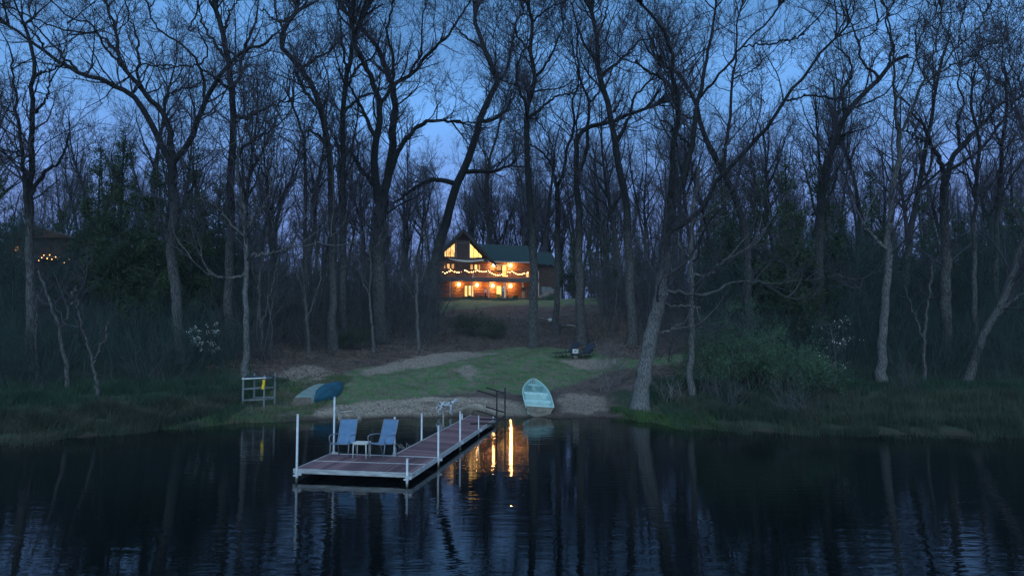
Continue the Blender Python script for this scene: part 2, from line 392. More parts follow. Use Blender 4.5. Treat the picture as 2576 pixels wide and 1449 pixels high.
gx = np.concatenate([[-3000, -900, -300, -160], np.arange(-110, -22, 2.), np.arange(-22, 22, .2), np.arange(22, 112, 2.), [160, 300, 900, 3000]])
gy = np.concatenate([[-1500, -300, -60, 0, 8, 12], np.arange(15, 52, .2), np.arange(52, 110, .8), np.arange(110, 180, 5.), [220, 400, 1000, 4000]])
GX, GY = np.meshgrid(gx, gy, indexing='ij'); GZ = tz(GX, GY)
nx, ny = GX.shape
V = np.stack([GX, GY, GZ], -1).reshape(-1, 3)
ii, jj = np.meshgrid(np.arange(nx - 1), np.arange(ny - 1), indexing='ij')
Q = np.stack([ii * ny + jj, (ii + 1) * ny + jj, (ii + 1) * ny + jj + 1, ii * ny + jj + 1], -1).reshape(-1, 4)
S_ = GY - shore(GX)
lawn = blurmask(inpoly(GX, GY, lawnP) | inpoly(GX, GY, housegrassP), 14)
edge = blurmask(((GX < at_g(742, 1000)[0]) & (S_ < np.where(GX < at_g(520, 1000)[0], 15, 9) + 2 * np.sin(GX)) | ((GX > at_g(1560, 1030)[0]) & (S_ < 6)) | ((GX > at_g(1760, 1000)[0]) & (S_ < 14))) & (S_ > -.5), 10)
sand = blurmask(inpoly(GX, GY, sandP) & (S_ > -.5), 10); dirt = blurmask(sum(inpoly(GX, GY, p) for p in dirtP) > 0, 8)
wet = np.clip(1 - S_ / .9, 0, 1)
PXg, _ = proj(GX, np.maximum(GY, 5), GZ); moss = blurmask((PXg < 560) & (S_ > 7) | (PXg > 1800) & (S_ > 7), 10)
gm = bpy.data.materials.new('ground_mix'); gm.use_nodes = True; t = gm.node_tree; p = P(gm)
p.inputs['Roughness'].default_value = .95; p.inputs['Specular IOR Level'].default_value = .1
geo = N(t, 'ShaderNodeTexCoord')
def nz(scale, det=5):
    n = N(t, 'ShaderNodeTexNoise'); n.inputs['Scale'].default_value = scale; n.inputs['Detail'].default_value = det
    n.inputs['Roughness'].default_value = .65
    t.links.new(geo.outputs['Object'], n.inputs['Vector']); return n.outputs['Fac']
def mixc(f, a, b):
    m_ = N(t, 'ShaderNodeMixRGB')
    if f is not None: t.links.new(f, m_.inputs[0])
    for k, q in ((1, a), (2, b)):
        if isinstance(q, tuple): m_.inputs[k].default_value = (*q, 1)
        else: t.links.new(q, m_.inputs[k])
    return m_.outputs[0]
def mr(src, a, b, c=0., d=1.):
    m_ = N(t, 'ShaderNodeMapRange'); t.links.new(src, m_.inputs[0])
    for k, q in enumerate((a, b, c, d)): m_.inputs[k + 1].default_value = q
    return m_.outputs[0]
def mth(op, a, b):
    m_ = N(t, 'ShaderNodeMath', operation=op)
    for k, q in ((0, a), (1, b)):
        if isinstance(q, (int, float)): m_.inputs[k].default_value = q
        else: t.links.new(q, m_.inputs[k])
    return m_.outputs[0]
def att(n_): a = N(t, 'ShaderNodeAttribute'); a.attribute_name = n_; return a.outputs['Fac']
fine = nz(9, 7); mid = nz(1.6); big = nz(.45); flecks = nz(26, 3)
litter = mixc(mr(flecks, .42, .60), (.055, .042, .038), (.165, .130, .118))
litter = mixc(mr(mid, .45, .62), litter, (.040, .036, .034))
dirtc = mixc(mr(fine, .38, .62), (.34, .29, .24), (.14, .115, .098))
sandc = mixc(mr(fine, .38, .60), (.42, .36, .285), (.20, .165, .135))
sandc = mixc(mr(nz(.8), .50, .62), sandc, (.20, .165, .135))
grassc = mixc(mr(fine, .35, .65), (.046, .118, .044), (.090, .178, .072))
grassc = mixc(mr(mid, .44, .60), grassc, (.150, .140, .105))
grassc = mixc(mr(nz(3.3, 4), .54, .66), grassc, (.17, .15, .12))
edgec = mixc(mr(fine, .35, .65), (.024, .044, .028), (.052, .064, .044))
def ragged(a, amt=.9, s_=None):
    n_ = mth('ADD', mth('MULTIPLY', mth('SUBTRACT', mid, .5), amt * 1.3), mth('MULTIPLY', mth('SUBTRACT', fine, .5), amt * 1.1))
    return mr(mth('ADD', att(a), n_), .36, .64)
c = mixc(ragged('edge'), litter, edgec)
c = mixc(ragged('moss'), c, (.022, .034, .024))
c = mixc(ragged('lawn', 1.3), c, grassc)
c = mixc(mth('MULTIPLY', ragged('dirt', 1.5), mr(fine, .25, .45)), c, dirtc)
c = mixc(ragged('sand', 1.0), c, sandc)
c = mixc(mr(att('heap'), .1, .5), c, (.42, .37, .30))
c = mixc(mr(att('wet'), .35, 1), c, (.045, .038, .030))
t.links.new(c, p.inputs['Base Color'])
b = N(t, 'ShaderNodeBump'); b.inputs['Strength'].default_value = .8; b.inputs['Distance'].default_value = .06
t.links.new(fine, b.inputs['Height']); t.links.new(b.outputs[0], p.inputs['Normal'])
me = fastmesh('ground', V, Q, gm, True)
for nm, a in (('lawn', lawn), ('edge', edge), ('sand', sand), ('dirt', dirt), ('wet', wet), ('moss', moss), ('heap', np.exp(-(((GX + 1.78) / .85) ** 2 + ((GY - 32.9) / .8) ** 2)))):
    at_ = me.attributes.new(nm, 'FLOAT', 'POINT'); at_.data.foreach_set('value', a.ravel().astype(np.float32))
tag(link('ground', me), 'sloping lake bank of lawn, sand and leaf litter', kind='structure')

# ------------------------------------------------------------------ water
wm_ = bpy.data.materials.new('lake_water'); wm_.use_nodes = True; t = wm_.node_tree; p = P(wm_)
p.inputs['Base Color'].default_value = (.0015, .003, .004, 1); p.inputs['Roughness'].default_value = .02; p.inputs['IOR'].default_value = 1.28
geo = N(t, 'ShaderNodeTexCoord')
def wn(sc, st, det):
    mp = N(t, 'ShaderNodeMapping'); mp.inputs['Scale'].default_value = st; mp.inputs['Rotation'].default_value = (0, 0, .12)
    t.links.new(geo.outputs['Object'], mp.inputs[0])
    n = N(t, 'ShaderNodeTexNoise'); n.inputs['Scale'].default_value = sc; n.inputs['Detail'].default_value = det
    t.links.new(mp.outputs[0], n.inputs['Vector']); return n.outputs['Fac']
a_ = wn(1.6, (.5, 2.2, 1), 2); b_ = wn(5.5, (.6, 1.8, 1), 2); g_ = wn(.25, (1, 1, 1), 2)
gm2 = N(t, 'ShaderNodeMapRange'); gm2.inputs[1].default_value = .4; gm2.inputs[2].default_value = .65; gm2.inputs[3].default_value = .25; t.links.new(g_, gm2.inputs[0])
s1 = N(t, 'ShaderNodeMath', operation='MULTIPLY_ADD'); t.links.new(b_, s1.inputs[0]); s1.inputs[1].default_value = .34; t.links.new(a_, s1.inputs[2])
b = N(t, 'ShaderNodeBump'); b.inputs['Distance'].default_value = .010
t.links.new(gm2.outputs[0], b.inputs['Strength'])
t.links.new(s1.outputs[0], b.inputs['Height']); t.links.new(b.outputs[0], p.inputs['Normal'])
wx = 3000
me = fastmesh('water', [(-wx, -1500, 0), (wx, -1500, 0), (wx, 60, 0), (-wx, 60, 0)], [[0, 1, 2, 3]], wm_)
tag(link('water', me), 'dark calm lake water', kind='structure')

# ------------------------------------------------------------------ trees
def twigset(rng, L1, R1, scale=1., dens=1., buds=True, up=.05, rt=.012, fine=1.35, d2=1.):
    p2, r2 = spawn(rng, L1, R1, 1.35 * dens, 1.8 * scale, 4.8 * scale, 30, 65, 7, .17, up + .05, .42, .018, .22, .3, rmax=.06)
    p3, r3 = spawn(rng, p2, r2, 2.3, .7 * scale, 1.9 * scale, 30, 65, 5, .17, up, .50, .011, .12, .5, rmax=.02)
    p4, r4 = spawn(rng, p3, r3, 4.2 * fine, .25 * scale, .8 * scale, 25, 60, 3, .16, up, .6, rt * .72, .1, .6, rmax=.0095)
    return (p2, r2), (p3, r3), (p4, r4)
def crown_mesh(name, rng, L1, R1, mt, cx=(), **kw):
    (p2, r2), (p3, r3), (p4, r4) = twigset(rng, L1, R1, **kw)
    parts = list(cx) + [tubes(p2, r2, 5), tubes(p3, r3, 3), tubes(p4, r4, 3)]
    parts.append(leaves(rng, p4[:, -1][::2], .035, .02))
    V, Q = merge(parts); return fastmesh(name, V, Q, mt)

def hero(label, trunk, w0, w1, limbs, matname='bark_mid', Y=None, base=None, seed=1, dens=1., dspread=.35, twig='twig', ends=True, scale=1., fine=1.25, k=10):
    rng = np.random.default_rng(seed)
    g = at_g(*(base or trunk[0])) if Y is None else at_y(trunk[0][0], trunk[0][1], Y)
    Y0 = g[1]
    Z0 = float(tz(g[0], Y0)) - .1
    px = F / Y0
    def to3(pl, y0, sl):
        L = 0; out = []; prev = None
        for q in pl:
            if prev is not None: L += math.hypot(q[0] - prev[0], q[1] - prev[1])
            prev = q; out.append(at_y(q[0], q[1], y0 + sl * L / px))
        return np.array(out)
    T = to3(trunk, Y0, rng.uniform(-.05, .05)); T[0, 2] = Z0
    if T[1, 2] < Z0 + .5: T = np.delete(T, 1, 0)
    TP = catmull(T, 26)
    s = np.linspace(0, 1, 26); w1 = w1 * .95; R = (w0 * .94 + (w1 - w0 * .94) * s) / 2 / px
    R = R * (1 + .55 * np.exp(-s * 26 / 1.1))
    TP[1:, :2] += rng.normal(0, .04, (25, 2))
    org = np.array([g[0], Y0, Z0])
    paths = [(TP, R)]; L1 = [TP[8:]]; LR = [R[8:]]
    allp = [(TP, R)]
    for lb in limbs:
        q0 = lb[0]; best = None
        for Pp, Rr in allp:
            X_, Y_ = proj(Pp[:, 0], Pp[:, 1], Pp[:, 2]); d_ = np.hypot(X_ - q0[0], Y_ - q0[1]); i = int(d_.argmin())
            if best is None or d_[i] < best[0]: best = (d_[i], Pp[i], Rr[i])
        pt = to3(lb, best[1][1], rng.choice([-1, 1]) * rng.uniform(.08, dspread)); pt[0] = best[1]
        cp = catmull(pt, 20); cp[1:] += rng.normal(0, .05, (19, 3))
        r0 = best[2] * .70 if len(lb[0]) < 3 else lb[0][2] / 2 / px; rr = r0 * np.linspace(1, .34, 20); rr = np.maximum(rr, .045)
        paths.append((cp, rr)); allp.append((cp, rr)); L1.append(cp); LR.append(rr)
    # continuing ends above the frame
    def rs(P_, n=16): return catmull(P_, n)
    L1r = np.array([rs(q) for q in L1]); R1r = np.array([np.interp(np.linspace(0, 1, 16), np.linspace(0, 1, len(r)), r) for r in LR])
    extra = None
    if ends:
        fk = any(math.hypot(l[0][0] - trunk[-1][0], l[0][1] - trunk[-1][1]) < 70 for l in limbs)
        tp = L1r[int(fk):, -3:]; tr = R1r[int(fk):, -3:]
        e1, er = spawn(rng, np.repeat(tp, 4, 0), np.repeat(tr, 4, 0), 1.1, 3 * scale, 6 * scale, 10, 45, 10, .13, .08, .75, .04, .3, .3)
        extra = (e1, er)
        e1r = np.array([rs(q) for q in e1]) if len(e1) else np.zeros((0, 16, 3))
        if len(e1):
            L1r = np.concatenate([L1r, e1r]); R1r = np.concatenate([R1r, np.array([np.interp(np.linspace(0, 1, 16), np.linspace(0, 1, er.shape[1]), q) for q in er])])
    # mid-size boughs so that the crown is not just the traced limbs
    mp_, mrr = spawn(rng, L1r, R1r, .26 * dens, 3 * scale, 7.5 * scale, 30, 70, 11, .15, .09, .42, .035, .38, .3, rmax=.09)
    if len(mp_):
        L1c = np.concatenate([L1r, np.array([rs(q) for q in mp_])]); R1c = np.concatenate([R1r, np.array([np.interp(np.linspace(0, 1, 16), np.linspace(0, 1, mrr.shape[1]), q) for q in mrr])])
    else: L1c, R1c = L1r, R1r
    root = empty('tree', tuple(org), 0, label, 'tree')
    sml = w0 < 13 or len(limbs) < 3
    tparts = [tubes((q - org)[None], r[None], k) for q, r in (paths if sml else paths[:1])]
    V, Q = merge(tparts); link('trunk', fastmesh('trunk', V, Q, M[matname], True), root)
    lp = [] if sml else [tubes((q - org)[None], r[None], 7) for q, r in paths[1:]]
    cx = []
    for q, r in ((extra or (np.zeros((0, 2, 3)), 0)), (mp_, mrr)):
        if len(q): (cx if sml else lp).append(tubes(q - org, r, 5))
    if lp:
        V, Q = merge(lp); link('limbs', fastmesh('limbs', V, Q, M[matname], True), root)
    link('crown', crown_mesh('crown', rng, L1c - org, R1c, M[twig], dens=dens, scale=scale, fine=fine, cx=cx), root)
    return root

HERO = [
 ('broad oak with wide spreading limbs, its crown filling the top left', [(459, 910), (448, 814), (441, 708), (430, 601), (440, 533), (432, 415)], 27, 24,
  [[(432, 415, 17), (389, 331), (347, 256), (267, 205), (187, 176), (107, 128), (53, 85), (-10, 45)],
   [(430, 420, 17), (427, 341), (405, 277), (363, 235), (325, 187), (299, 139), (293, 85), (277, 43), (261, -10)],
   [(432, 415, 17), (480, 352), (512, 267), (549, 197), (581, 155), (619, 123), (656, 115), (688, 88)],
   [(320, 181), (267, 123), (224, 59), (176, 43), (120, -5)], [(363, 235), (347, 187), (347, 107), (325, 43), (309, -10)],
   [(299, 120), (245, 85), (187, 80), (123, 64), (53, 32), (-10, 5)], [(512, 250), (501, 160), (469, 123), (421, 91), (384, 53), (368, -5)],
   [(501, 160), (523, 144), (517, 107), (496, 69), (475, 80), (490, 43), (500, -5)], [(499, 165), (427, 165), (357, 163)],
   [(187, 176), (140, 120), (90, 70), (70, 10)], [(107, 128), (96, 95), (60, 60), (20, 30)], [(405, 277), (420, 240), (460, 225), (500, 215)]], 'bark_mid', 11),
 ('tall straight oak standing close right of the spreading oak at the top left', [(575, 885), (578, 640), (581, 453), (589, 320), (584, 229), (573, 160), (560, 80), (544, 27), (539, -20)], 26, 12,
  [[(584, 229), (603, 187), (613, 139), (624, 96), (645, 53), (651, -5)], [(580, 235), (550, 205), (528, 187), (496, 165)], [(560, 80), (576, 37), (600, -5)],
   [(589, 310), (620, 295), (656, 277), (704, 261), (731, 256)], [(573, 160), (540, 110), (510, 60), (500, 10)], [(586, 400), (640, 350), (680, 330)]], 'bark_mid', 12),
 ('slender pale barked tree rising behind the grey wooden rack', [(619, 945), (619, 800), (618, 700), (617, 600), (612, 505), (597, 440), (600, 380)], 17, 6,
  [[(617, 597), (576, 555), (545, 520), (500, 500)], [(618, 585), (640, 550), (661, 523), (688, 453), (700, 420)], [(617, 640), (680, 636), (720, 630)], [(617, 690), (570, 700), (530, 690)]], 'bark_pale', 13),
 ('tall crooked tree left of centre whose top hooks to the left', [(838, 880), (837, 700), (835, 523), (827, 373), (811, 293), (789, 224), (752, 171), (715, 128), (704, 112), (720, 64), (747, 27), (741, -10)], 22, 12,
  [[(706, 116), (715, 80), (698, 43), (688, -5)], [(752, 171), (790, 150), (830, 130), (860, 90)], [(800, 261), (765, 225), (750, 180), (760, 130)], [(827, 373), (800, 340), (770, 330)], [(720, 64), (690, 50), (660, 20)]], 'bark_mid', 14),
 ('dark straight tree between the crooked tree and the three stemmed tree', [(866, 870), (862, 700), (862, 530), (864, 320), (869, 213), (880, 160), (890, 107), (910, 50), (930, -10)], 20, 10,
  [[(868, 190), (855, 60), (850, -5)], [(869, 213), (900, 170), (940, 140), (960, 90)], [(864, 300), (900, 250), (940, 235), (980, 215)]], 'bark_mid', 15),
 ('big forked tree with three upright stems left of the house', [(958, 860), (952, 700), (955, 560), (962, 500)], 36, 34,
  [[(955, 520, 23), (944, 440), (944, 373), (955, 267), (917, 160), (895, 110), (885, 40)],
   [(968, 510, 25), (987, 373), (992, 229), (981, 203), (955, 133), (917, 80), (880, 43), (855, 20)],
   [(990, 225), (1035, 187), (1083, 133), (1125, 91), (1157, 43), (1189, -5)], [(976, 453), (1013, 363), (1056, 315), (1099, 304), (1157, 304)],
   [(946, 469), (907, 421), (880, 379), (855, 368)], [(944, 341), (912, 277), (885, 229), (875, 203)], [(955, 267), (985, 215), (990, 150), (975, 90), (990, -5)],
   [(1035, 187), (1060, 130), (1060, 60), (1075, 0)]], 'bark_mid', 16),
 ('leaning tree over the left gable of the house', [(1086, 800), (1092, 690), (1106, 610), (1126, 545), (1147, 469), (1179, 400), (1200, 331), (1221, 267), (1253, 203), (1243, 181), (1216, 112), (1195, 53), (1200, -5)], 30, 10,
  [[(1253, 200), (1275, 176), (1285, 128), (1291, 91), (1301, 48), (1323, 32)], [(1205, 309), (1232, 304), (1269, 283), (1285, 256), (1296, 235)],
   [(1173, 437), (1232, 432), (1269, 421), (1291, 411)], [(1144, 455), (1088, 453), (1035, 480), (987, 515)], [(1216, 112), (1180, 100), (1140, 60)]], 'bark_mid', 17),
 ('straight trunk rising in front of the right part of the house', [(1343, 873), (1341, 772), (1339, 587), (1331, 480), (1325, 373), (1325, 277), (1339, 229), (1344, 176), (1333, 123), (1339, 80), (1333, 27), (1328, -10)], 25, 8,
  [[(1325, 277), (1301, 213), (1301, 171), (1317, 133), (1330, 100)], [(1302, 213), (1264, 203), (1240, 190)], [(1326, 309), (1360, 277), (1397, 245), (1445, 235)],
   [(1342, 185), (1380, 150), (1400, 110), (1420, 60)], [(1333, 60), (1370, 30), (1400, 10)], [(1335, 120), (1300, 90), (1290, 60)]], 'bark_mid', 18),
 ('thin forked tree right behind the house trunk, second from the wall', [(1398, 842), (1402, 700), (1403, 533), (1400, 480)], 17, 14,
  [[(1400, 485), (1392, 427), (1365, 384), (1333, 363)], [(1402, 480), (1419, 427), (1429, 373), (1445, 320), (1440, 260), (1455, 200), (1440, 120)], [(1393, 427), (1392, 373), (1371, 331), (1349, 299)]], 'bark_mid', 19),
 ('tree with a bent top behind the two lawn loungers', [(1462, 868), (1458, 700), (1456, 533), (1451, 400), (1456, 341), (1483, 320), (1531, 309), (1573, 293), (1616, 277), (1659, 261)], 27, 7,
  [[(1455, 430), (1474, 380), (1477, 331), (1483, 261), (1461, 200), (1450, 140), (1460, 60)], [(1480, 261), (1510, 225), (1520, 180)], [(1531, 309), (1560, 260), (1570, 220)]], 'bark_mid', 20),
 ('tall tree with an arching trunk right of the lawn loungers', [(1590, 868), (1585, 700), (1573, 507), (1552, 400), (1536, 293), (1515, 213), (1504, 160), (1499, 80), (1488, 32), (1483, -10)], 26, 10,
  [[(1520, 197), (1552, 160), (1589, 123), (1616, 101), (1659, 96)], [(1500, 100), (1520, 50), (1530, 0)], [(1545, 350), (1580, 300), (1600, 240), (1640, 200)], [(1503, 150), (1470, 110), (1450, 60), (1440, 10)]], 'bark_mid', 21),
 ('massive leaning oak with furrowed pale bark at the water edge', [(1610, 1034), (1623, 921), (1638, 850), (1659, 761), (1669, 672), (1676, 580), (1684, 500)], 42, 25,
  [[(1684, 500), (1690, 400), (1703, 300), (1701, 240), (1696, 160), (1670, 90), (1640, 40), (1600, -5)],
   [(1686, 500), (1720, 440), (1738, 373), (1754, 267), (1776, 160), (1786, 107), (1802, -5)],
   [(1762, 240), (1824, 171), (1861, 123), (1904, 80), (1941, 43), (1973, -5)], [(1861, 123), (1920, 112), (1968, 107), (2021, 91)],
   [(1678, 590, 14), (1728, 560), (1770, 512), (1813, 443), (1872, 384), (1930, 320), (1973, 251), (2016, 203), (2058, 139), (2112, 91), (2144, 48)],
   [(1665, 740, 11), (1708, 736), (1744, 743), (1780, 741), (1815, 725), (1851, 711), (1922, 711)], [(1655, 768, 6), (1708, 771), (1762, 771)],
   [(1701, 240), (1670, 200), (1630, 180), (1600, 150)], [(1738, 373), (1700, 330), (1660, 300)], [(1973, 251), (2040, 240), (2100, 250)], [(1640, 850, 5), (1680, 835), (1715, 815)]], 'bark_big', 22),
 ('slender pale trunk just right of the leaning shore oak', [(1740, 993), (1739, 885), (1739, 743), (1740, 601), (1748, 500), (1760, 420)], 17, 9,
  [[(1740, 640), (1700, 600), (1680, 540)], [(1742, 600), (1790, 560), (1830, 540)], [(1739, 700), (1780, 690), (1830, 650)], [(1750, 480), (1800, 420), (1830, 360)]], 'bark_pale', 23),
 ('dark crooked tree leaning left behind the shore oak', [(1885, 880), (1882, 740), (1877, 597), (1834, 464), (1786, 373), (1760, 300), (1740, 240), (1700, 180), (1650, 160)], 24, 8,
  [[(1815, 430), (1824, 373), (1837, 293), (1842, 213), (1853, 133), (1856, 53), (1870, 0)], [(1760, 300), (1720, 290), (1690, 250)], [(1842, 213), (1890, 180), (1920, 150)]], 'bark_mid', 24),
 ('dark tree leaning right with a zigzag top, right of centre', [(2056, 860), (2060, 640), (2069, 469), (2090, 384), (2122, 299), (2170, 240), (2213, 197), (2240, 160), (2282, 139)], 30, 9,
  [[(2218, 192), (2170, 155), (2160, 107), (2140, 60), (2120, 30)], [(2120, 305), (2122, 224), (2144, 192), (2138, 150), (2100, 120)], [(2240, 165), (2245, 117), (2229, 53), (2250, 0)], [(2095, 375), (2125, 340), (2150, 330)], [(2160, 107), (2200, 80), (2210, 50)]], 'bark_mid', 25),
 ('tall slim pale tree forking into a wide fan at the top right', [(2220, 957), (2220, 850), (2228, 743), (2236, 637), (2245, 480), (2262, 400), (2266, 335)], 23, 12,
  [[(2266, 335), (2250, 304), (2250, 213), (2245, 107), (2229, 27), (2215, -10)], [(2268, 330), (2293, 283), (2309, 229), (2341, 149), (2362, 69), (2373, -5)],
   [(2309, 229), (2352, 187), (2405, 128), (2464, 64), (2485, 10)], [(2335, 200), (2420, 150), (2517, 100)], [(2250, 250), (2290, 190), (2310, 120), (2330, 50)], [(2236, 637), (2200, 600), (2170, 560)]], 'bark_pale', 26),
 ('wide forked oak near the right edge with stout rising limbs', [(2382, 900), (2380, 700), (2376, 512), (2378, 459)], 27, 22,
  [[(2378, 459), (2405, 384), (2464, 320), (2517, 267), (2585, 240)], [(2377, 465), (2362, 395), (2341, 363), (2325, 320), (2290, 280)], [(2405, 373), (2410, 304), (2426, 256), (2410, 213), (2420, 150)],
   [(2390, 430), (2448, 395), (2490, 347), (2528, 299), (2585, 213)], [(2341, 363), (2310, 350), (2280, 330)], [(2464, 320), (2470, 260), (2490, 200), (2480, 150)]], 'bark_mid', 27),
 ('thin dark forked tree right of the wide forked oak', [(2455, 905), (2453, 693), (2453, 480), (2464, 389), (2458, 320), (2440, 250), (2450, 180)], 15, 6,
  [[(2454, 500), (2430, 440), (2410, 430)], [(2453, 520), (2490, 470), (2520, 420), (2540, 360)]], 'bark_mid', 28),
 ('trunk leaning far to the right at the right edge of the marsh', [(2434, 957), (2466, 867), (2491, 814), (2530, 743), (2560, 640), (2600, 560)], 22, 12, [[(2500, 800), (2540, 760), (2590, 730)]], 'bark_mid', 29),
 ('straight trunk seen against the sky at the far right edge', [(2504, 880), (2504, 693), (2512, 507), (2522, 373), (2533, 267), (2530, 180)], 18, 6, [[(2512, 507), (2550, 440), (2580, 400)], [(2522, 373), (2500, 320), (2490, 280)]], 'bark_mid', 30),
 ('dark twin stemmed tree near the left edge', [(78, 930), (75, 640), (78, 480), (80, 427), (80, 267), (85, 203), (85, 133), (60, 60)], 26, 8,
  [[(76, 560), (64, 480), (48, 320), (37, 213), (30, 150)], [(48, 290), (16, 272), (-5, 264)], [(88, 203), (117, 181), (160, 165)], [(80, 500), (110, 440), (150, 400), (170, 340)], [(80, 300), (110, 260), (130, 200)], [(60, 400), (20, 380), (-10, 370)]], 'bark_mid', 31),
 ('thin dark tree in the gap between the tall oak and the crooked tree', [(772, 880), (768, 640), (768, 453), (763, 347), (736, 267), (720, 229)], 15, 5, [[(763, 347), (790, 300), (800, 260)], [(766, 400), (730, 360), (700, 340)]], 'bark_mid', 32),
 ('slim tree behind the house, right of the gable', [(1250, 768), (1240, 640), (1222, 520), (1225, 430), (1250, 340), (1262, 280)], 12, 5, [[(1223, 500), (1200, 450), (1190, 400)], [(1226, 430), (1270, 400), (1300, 370)]], 'bark_mid', 33),
 ('pale thin sapling trunk left of the three stemmed tree', [(940, 885), (935, 800), (928, 740), (935, 680), (925, 620)], 8, 3, [[(930, 740), (910, 700), (905, 660)]], 'bark_pale', 34),
 ('pale thin sapling in front of the leaning tree', [(1053, 880), (1050, 780), (1047, 700), (1040, 640)], 9, 4, [[(1048, 720), (1070, 680), (1080, 650)], [(1050, 760), (1030, 730), (1015, 700)]], 'bark_pale', 35),
 ('pale forked sapling behind the green canoe', [(778, 885), (772, 800), (765, 720), (755, 650)], 9, 4, [[(773, 810), (790, 750), (805, 700), (800, 640)], [(768, 740), (750, 700), (740, 670)]], 'bark_pale', 36),
 ('pale thin stem between the pale barked tree and the forked sapling', [(662, 900), (655, 800), (652, 720), (660, 640)], 9, 4, [[(657, 830), (670, 780), (690, 700), (700, 650)]], 'bark_pale', 37),
 ('thin leaning stem in the dark wood at the far left', [(170, 980), (160, 880), (140, 800), (110, 720), (95, 680)], 12, 5, [[(150, 830), (175, 780), (190, 720)]], 'bark_mid', 38),
 ('thin upright stem nearest the left edge', [(97, 960), (92, 880), (90, 800), (95, 740)], 7, 4, [], 'bark_mid', 39),
 ('thin stem leaning over the left marsh grass', [(250, 1000), (235, 920), (215, 850), (200, 800), (190, 740)], 9, 3, [[(235, 920), (260, 860), (270, 800)]], 'bark_mid', 40),
 ('thin broken stem right of the tall slim pale tree', [(2325, 955), (2325, 850), (2335, 760), (2345, 660)], 9, 5, [[(2325, 850), (2300, 790), (2275, 720)]], 'bark_mid', 41),
]
for hdata in HERO:
    lab, tr, w0, w1, lb, mt_, sd = hdata
    small = w0 < 13
    Yo = 104 if 'behind the house, right' in lab else None
    hero(lab, tr, w0, w1, lb, mt_, seed=sd, Y=Yo, dens=(1.1 if small else 1.6 if sd in (16, 17, 18, 19) else 1.1), scale=(.55 if small else 1.), ends=not small,
         twig='brush' if (mt_ == 'bark_pale' and small) else 'twig')

# ---- generic trees: a few kinds, each copied as a tree of its own
def generic(seed, H, r0, fork, nl, spread, wig=.13, matname='bark_mid', twig='twig_far', dens=.95, lo=.25, scale=1., fine=1.0, rt=.017):
    rng = np.random.default_rng(seed)
    n = 14; pts = np.zeros((1, n + 1, 3)); d = np.array([rng.normal(0, .05), rng.normal(0, .05), 1.])
    for i in range(n):
        d = nrm(d + rng.normal(0, .07, 3) * np.array([1, 1, .3]) + np.array([0, 0, .12])); pts[0, i + 1] = pts[0, i] + d * H * .85 / n
    rad = r0 * np.linspace(1, .18, n + 1)[None]; rad[0, 0] *= 1.35
    L1, R1 = spawn(rng, pts, rad, nl / (H * .85 * (1 - fork)), H * .25 * spread, H * .55 * spread, 20, 50, 12, wig, .13, .65, .045, fork, .25)
    cat = lambda q: np.array([catmull(x, 13) for x in q])
    A = np.concatenate([cat(pts), L1]); B = np.concatenate([np.array([np.interp(np.linspace(0, 1, 13), np.linspace(0, 1, n + 1), rad[0])]), R1])
    A = A; crown = crown_mesh('crown', rng, A[:, 3:] if False else A, B, M[twig], dens=dens, scale=scale, fine=fine, rt=rt) if lo == 0 else None
    if crown is None:
        At = A.copy(); At[0] = catmull(A[0][4:], 13)
        crown = crown_mesh('crown', rng, At, B, M[twig], dens=dens, scale=scale, fine=fine, rt=rt)
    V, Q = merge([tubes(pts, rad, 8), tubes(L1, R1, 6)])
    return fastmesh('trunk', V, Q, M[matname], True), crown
KT = [generic(100 + i, H, r, fk, nl, sp, twig=tw) for i, (H, r, fk, nl, sp, tw) in enumerate(
    [(24, .26, .42, 10, .8, 'twig_far'), (26, .30, .35, 12, .9, 'twig_far'), (22, .22, .45, 9, .7, 'twig_far'), (20, .18, .5, 9, .7, 'twig_far'), (25, .28, .5, 11, .8, 'twig_far'), (23, .24, .3, 12, .7, 'twig_far')])]
def place(kind, name, x, y, s, rz, label, cat, group, sink=.15, tilt=0):
    o = empty(name, (x, y, float(tz(x, y)) - sink), 0, label, cat, group); o.rotation_euler = (rnd.gauss(0, tilt), rnd.gauss(0, tilt), rz); o.scale = (s, s, s * rnd.uniform(.92, 1.08))
    for nm, me_ in zip(('trunk', 'crown') if len(kind) == 2 else ('stem', 'foliage'), kind):
        link(nm, me_, o)
    return o
rs_ = random.Random(77)
cnt = 0; pos = []
def free(x, y, dmin):
    for a, b in pos:
        if (a - x) ** 2 + (b - y) ** 2 < dmin * dmin: return False
    pos.append((x, y)); return True
tries = 0
while cnt < 200 and tries < 9000:
    tries += 1
    y = rs_.uniform(52, 175); x = rs_.uniform(-.80, .80) * y
    px_, _ = proj(x, y, tz(x, y)); s_ = y - float(shore(x))
    if s_ < 24: continue
    if 1090 < px_ < 1520 and y < 112: continue
    if 1520 < px_ < 1640 and y < 60: continue
    if 0 < px_ < 180 and y < 82: continue
    if not free(x, y, 3.7): continue
    far = y > 100
    place(KT[rs_.randrange(6)], 'tree', x, y, rs_.uniform(.80, 1.22) * (1.22 if y > 105 else 1), rs_.uniform(0, 6.28),
          'bare tree among many alike in the far wood behind the house' if far else 'bare tree among many alike in the dim wood beside the lawn', 'tree',
          'bare trees of the far wood' if far else 'bare trees of the dim wood', tilt=.03)
    cnt += 1

hb = random.Random(31); pos = []; k_ = 0
while k_ < 42:
    y = hb.uniform(109, 150); px_ = hb.uniform(1080, 1540); x = (px_ - 1288) / F * y
    if not free(x, y, 2.4): continue
    place(KT[hb.randrange(6)], 'tree', x, y, hb.uniform(.95, 1.45), hb.uniform(0, 6.28), 'bare tree among many alike right behind the house', 'tree', 'bare trees right behind the house', tilt=.03); k_ += 1
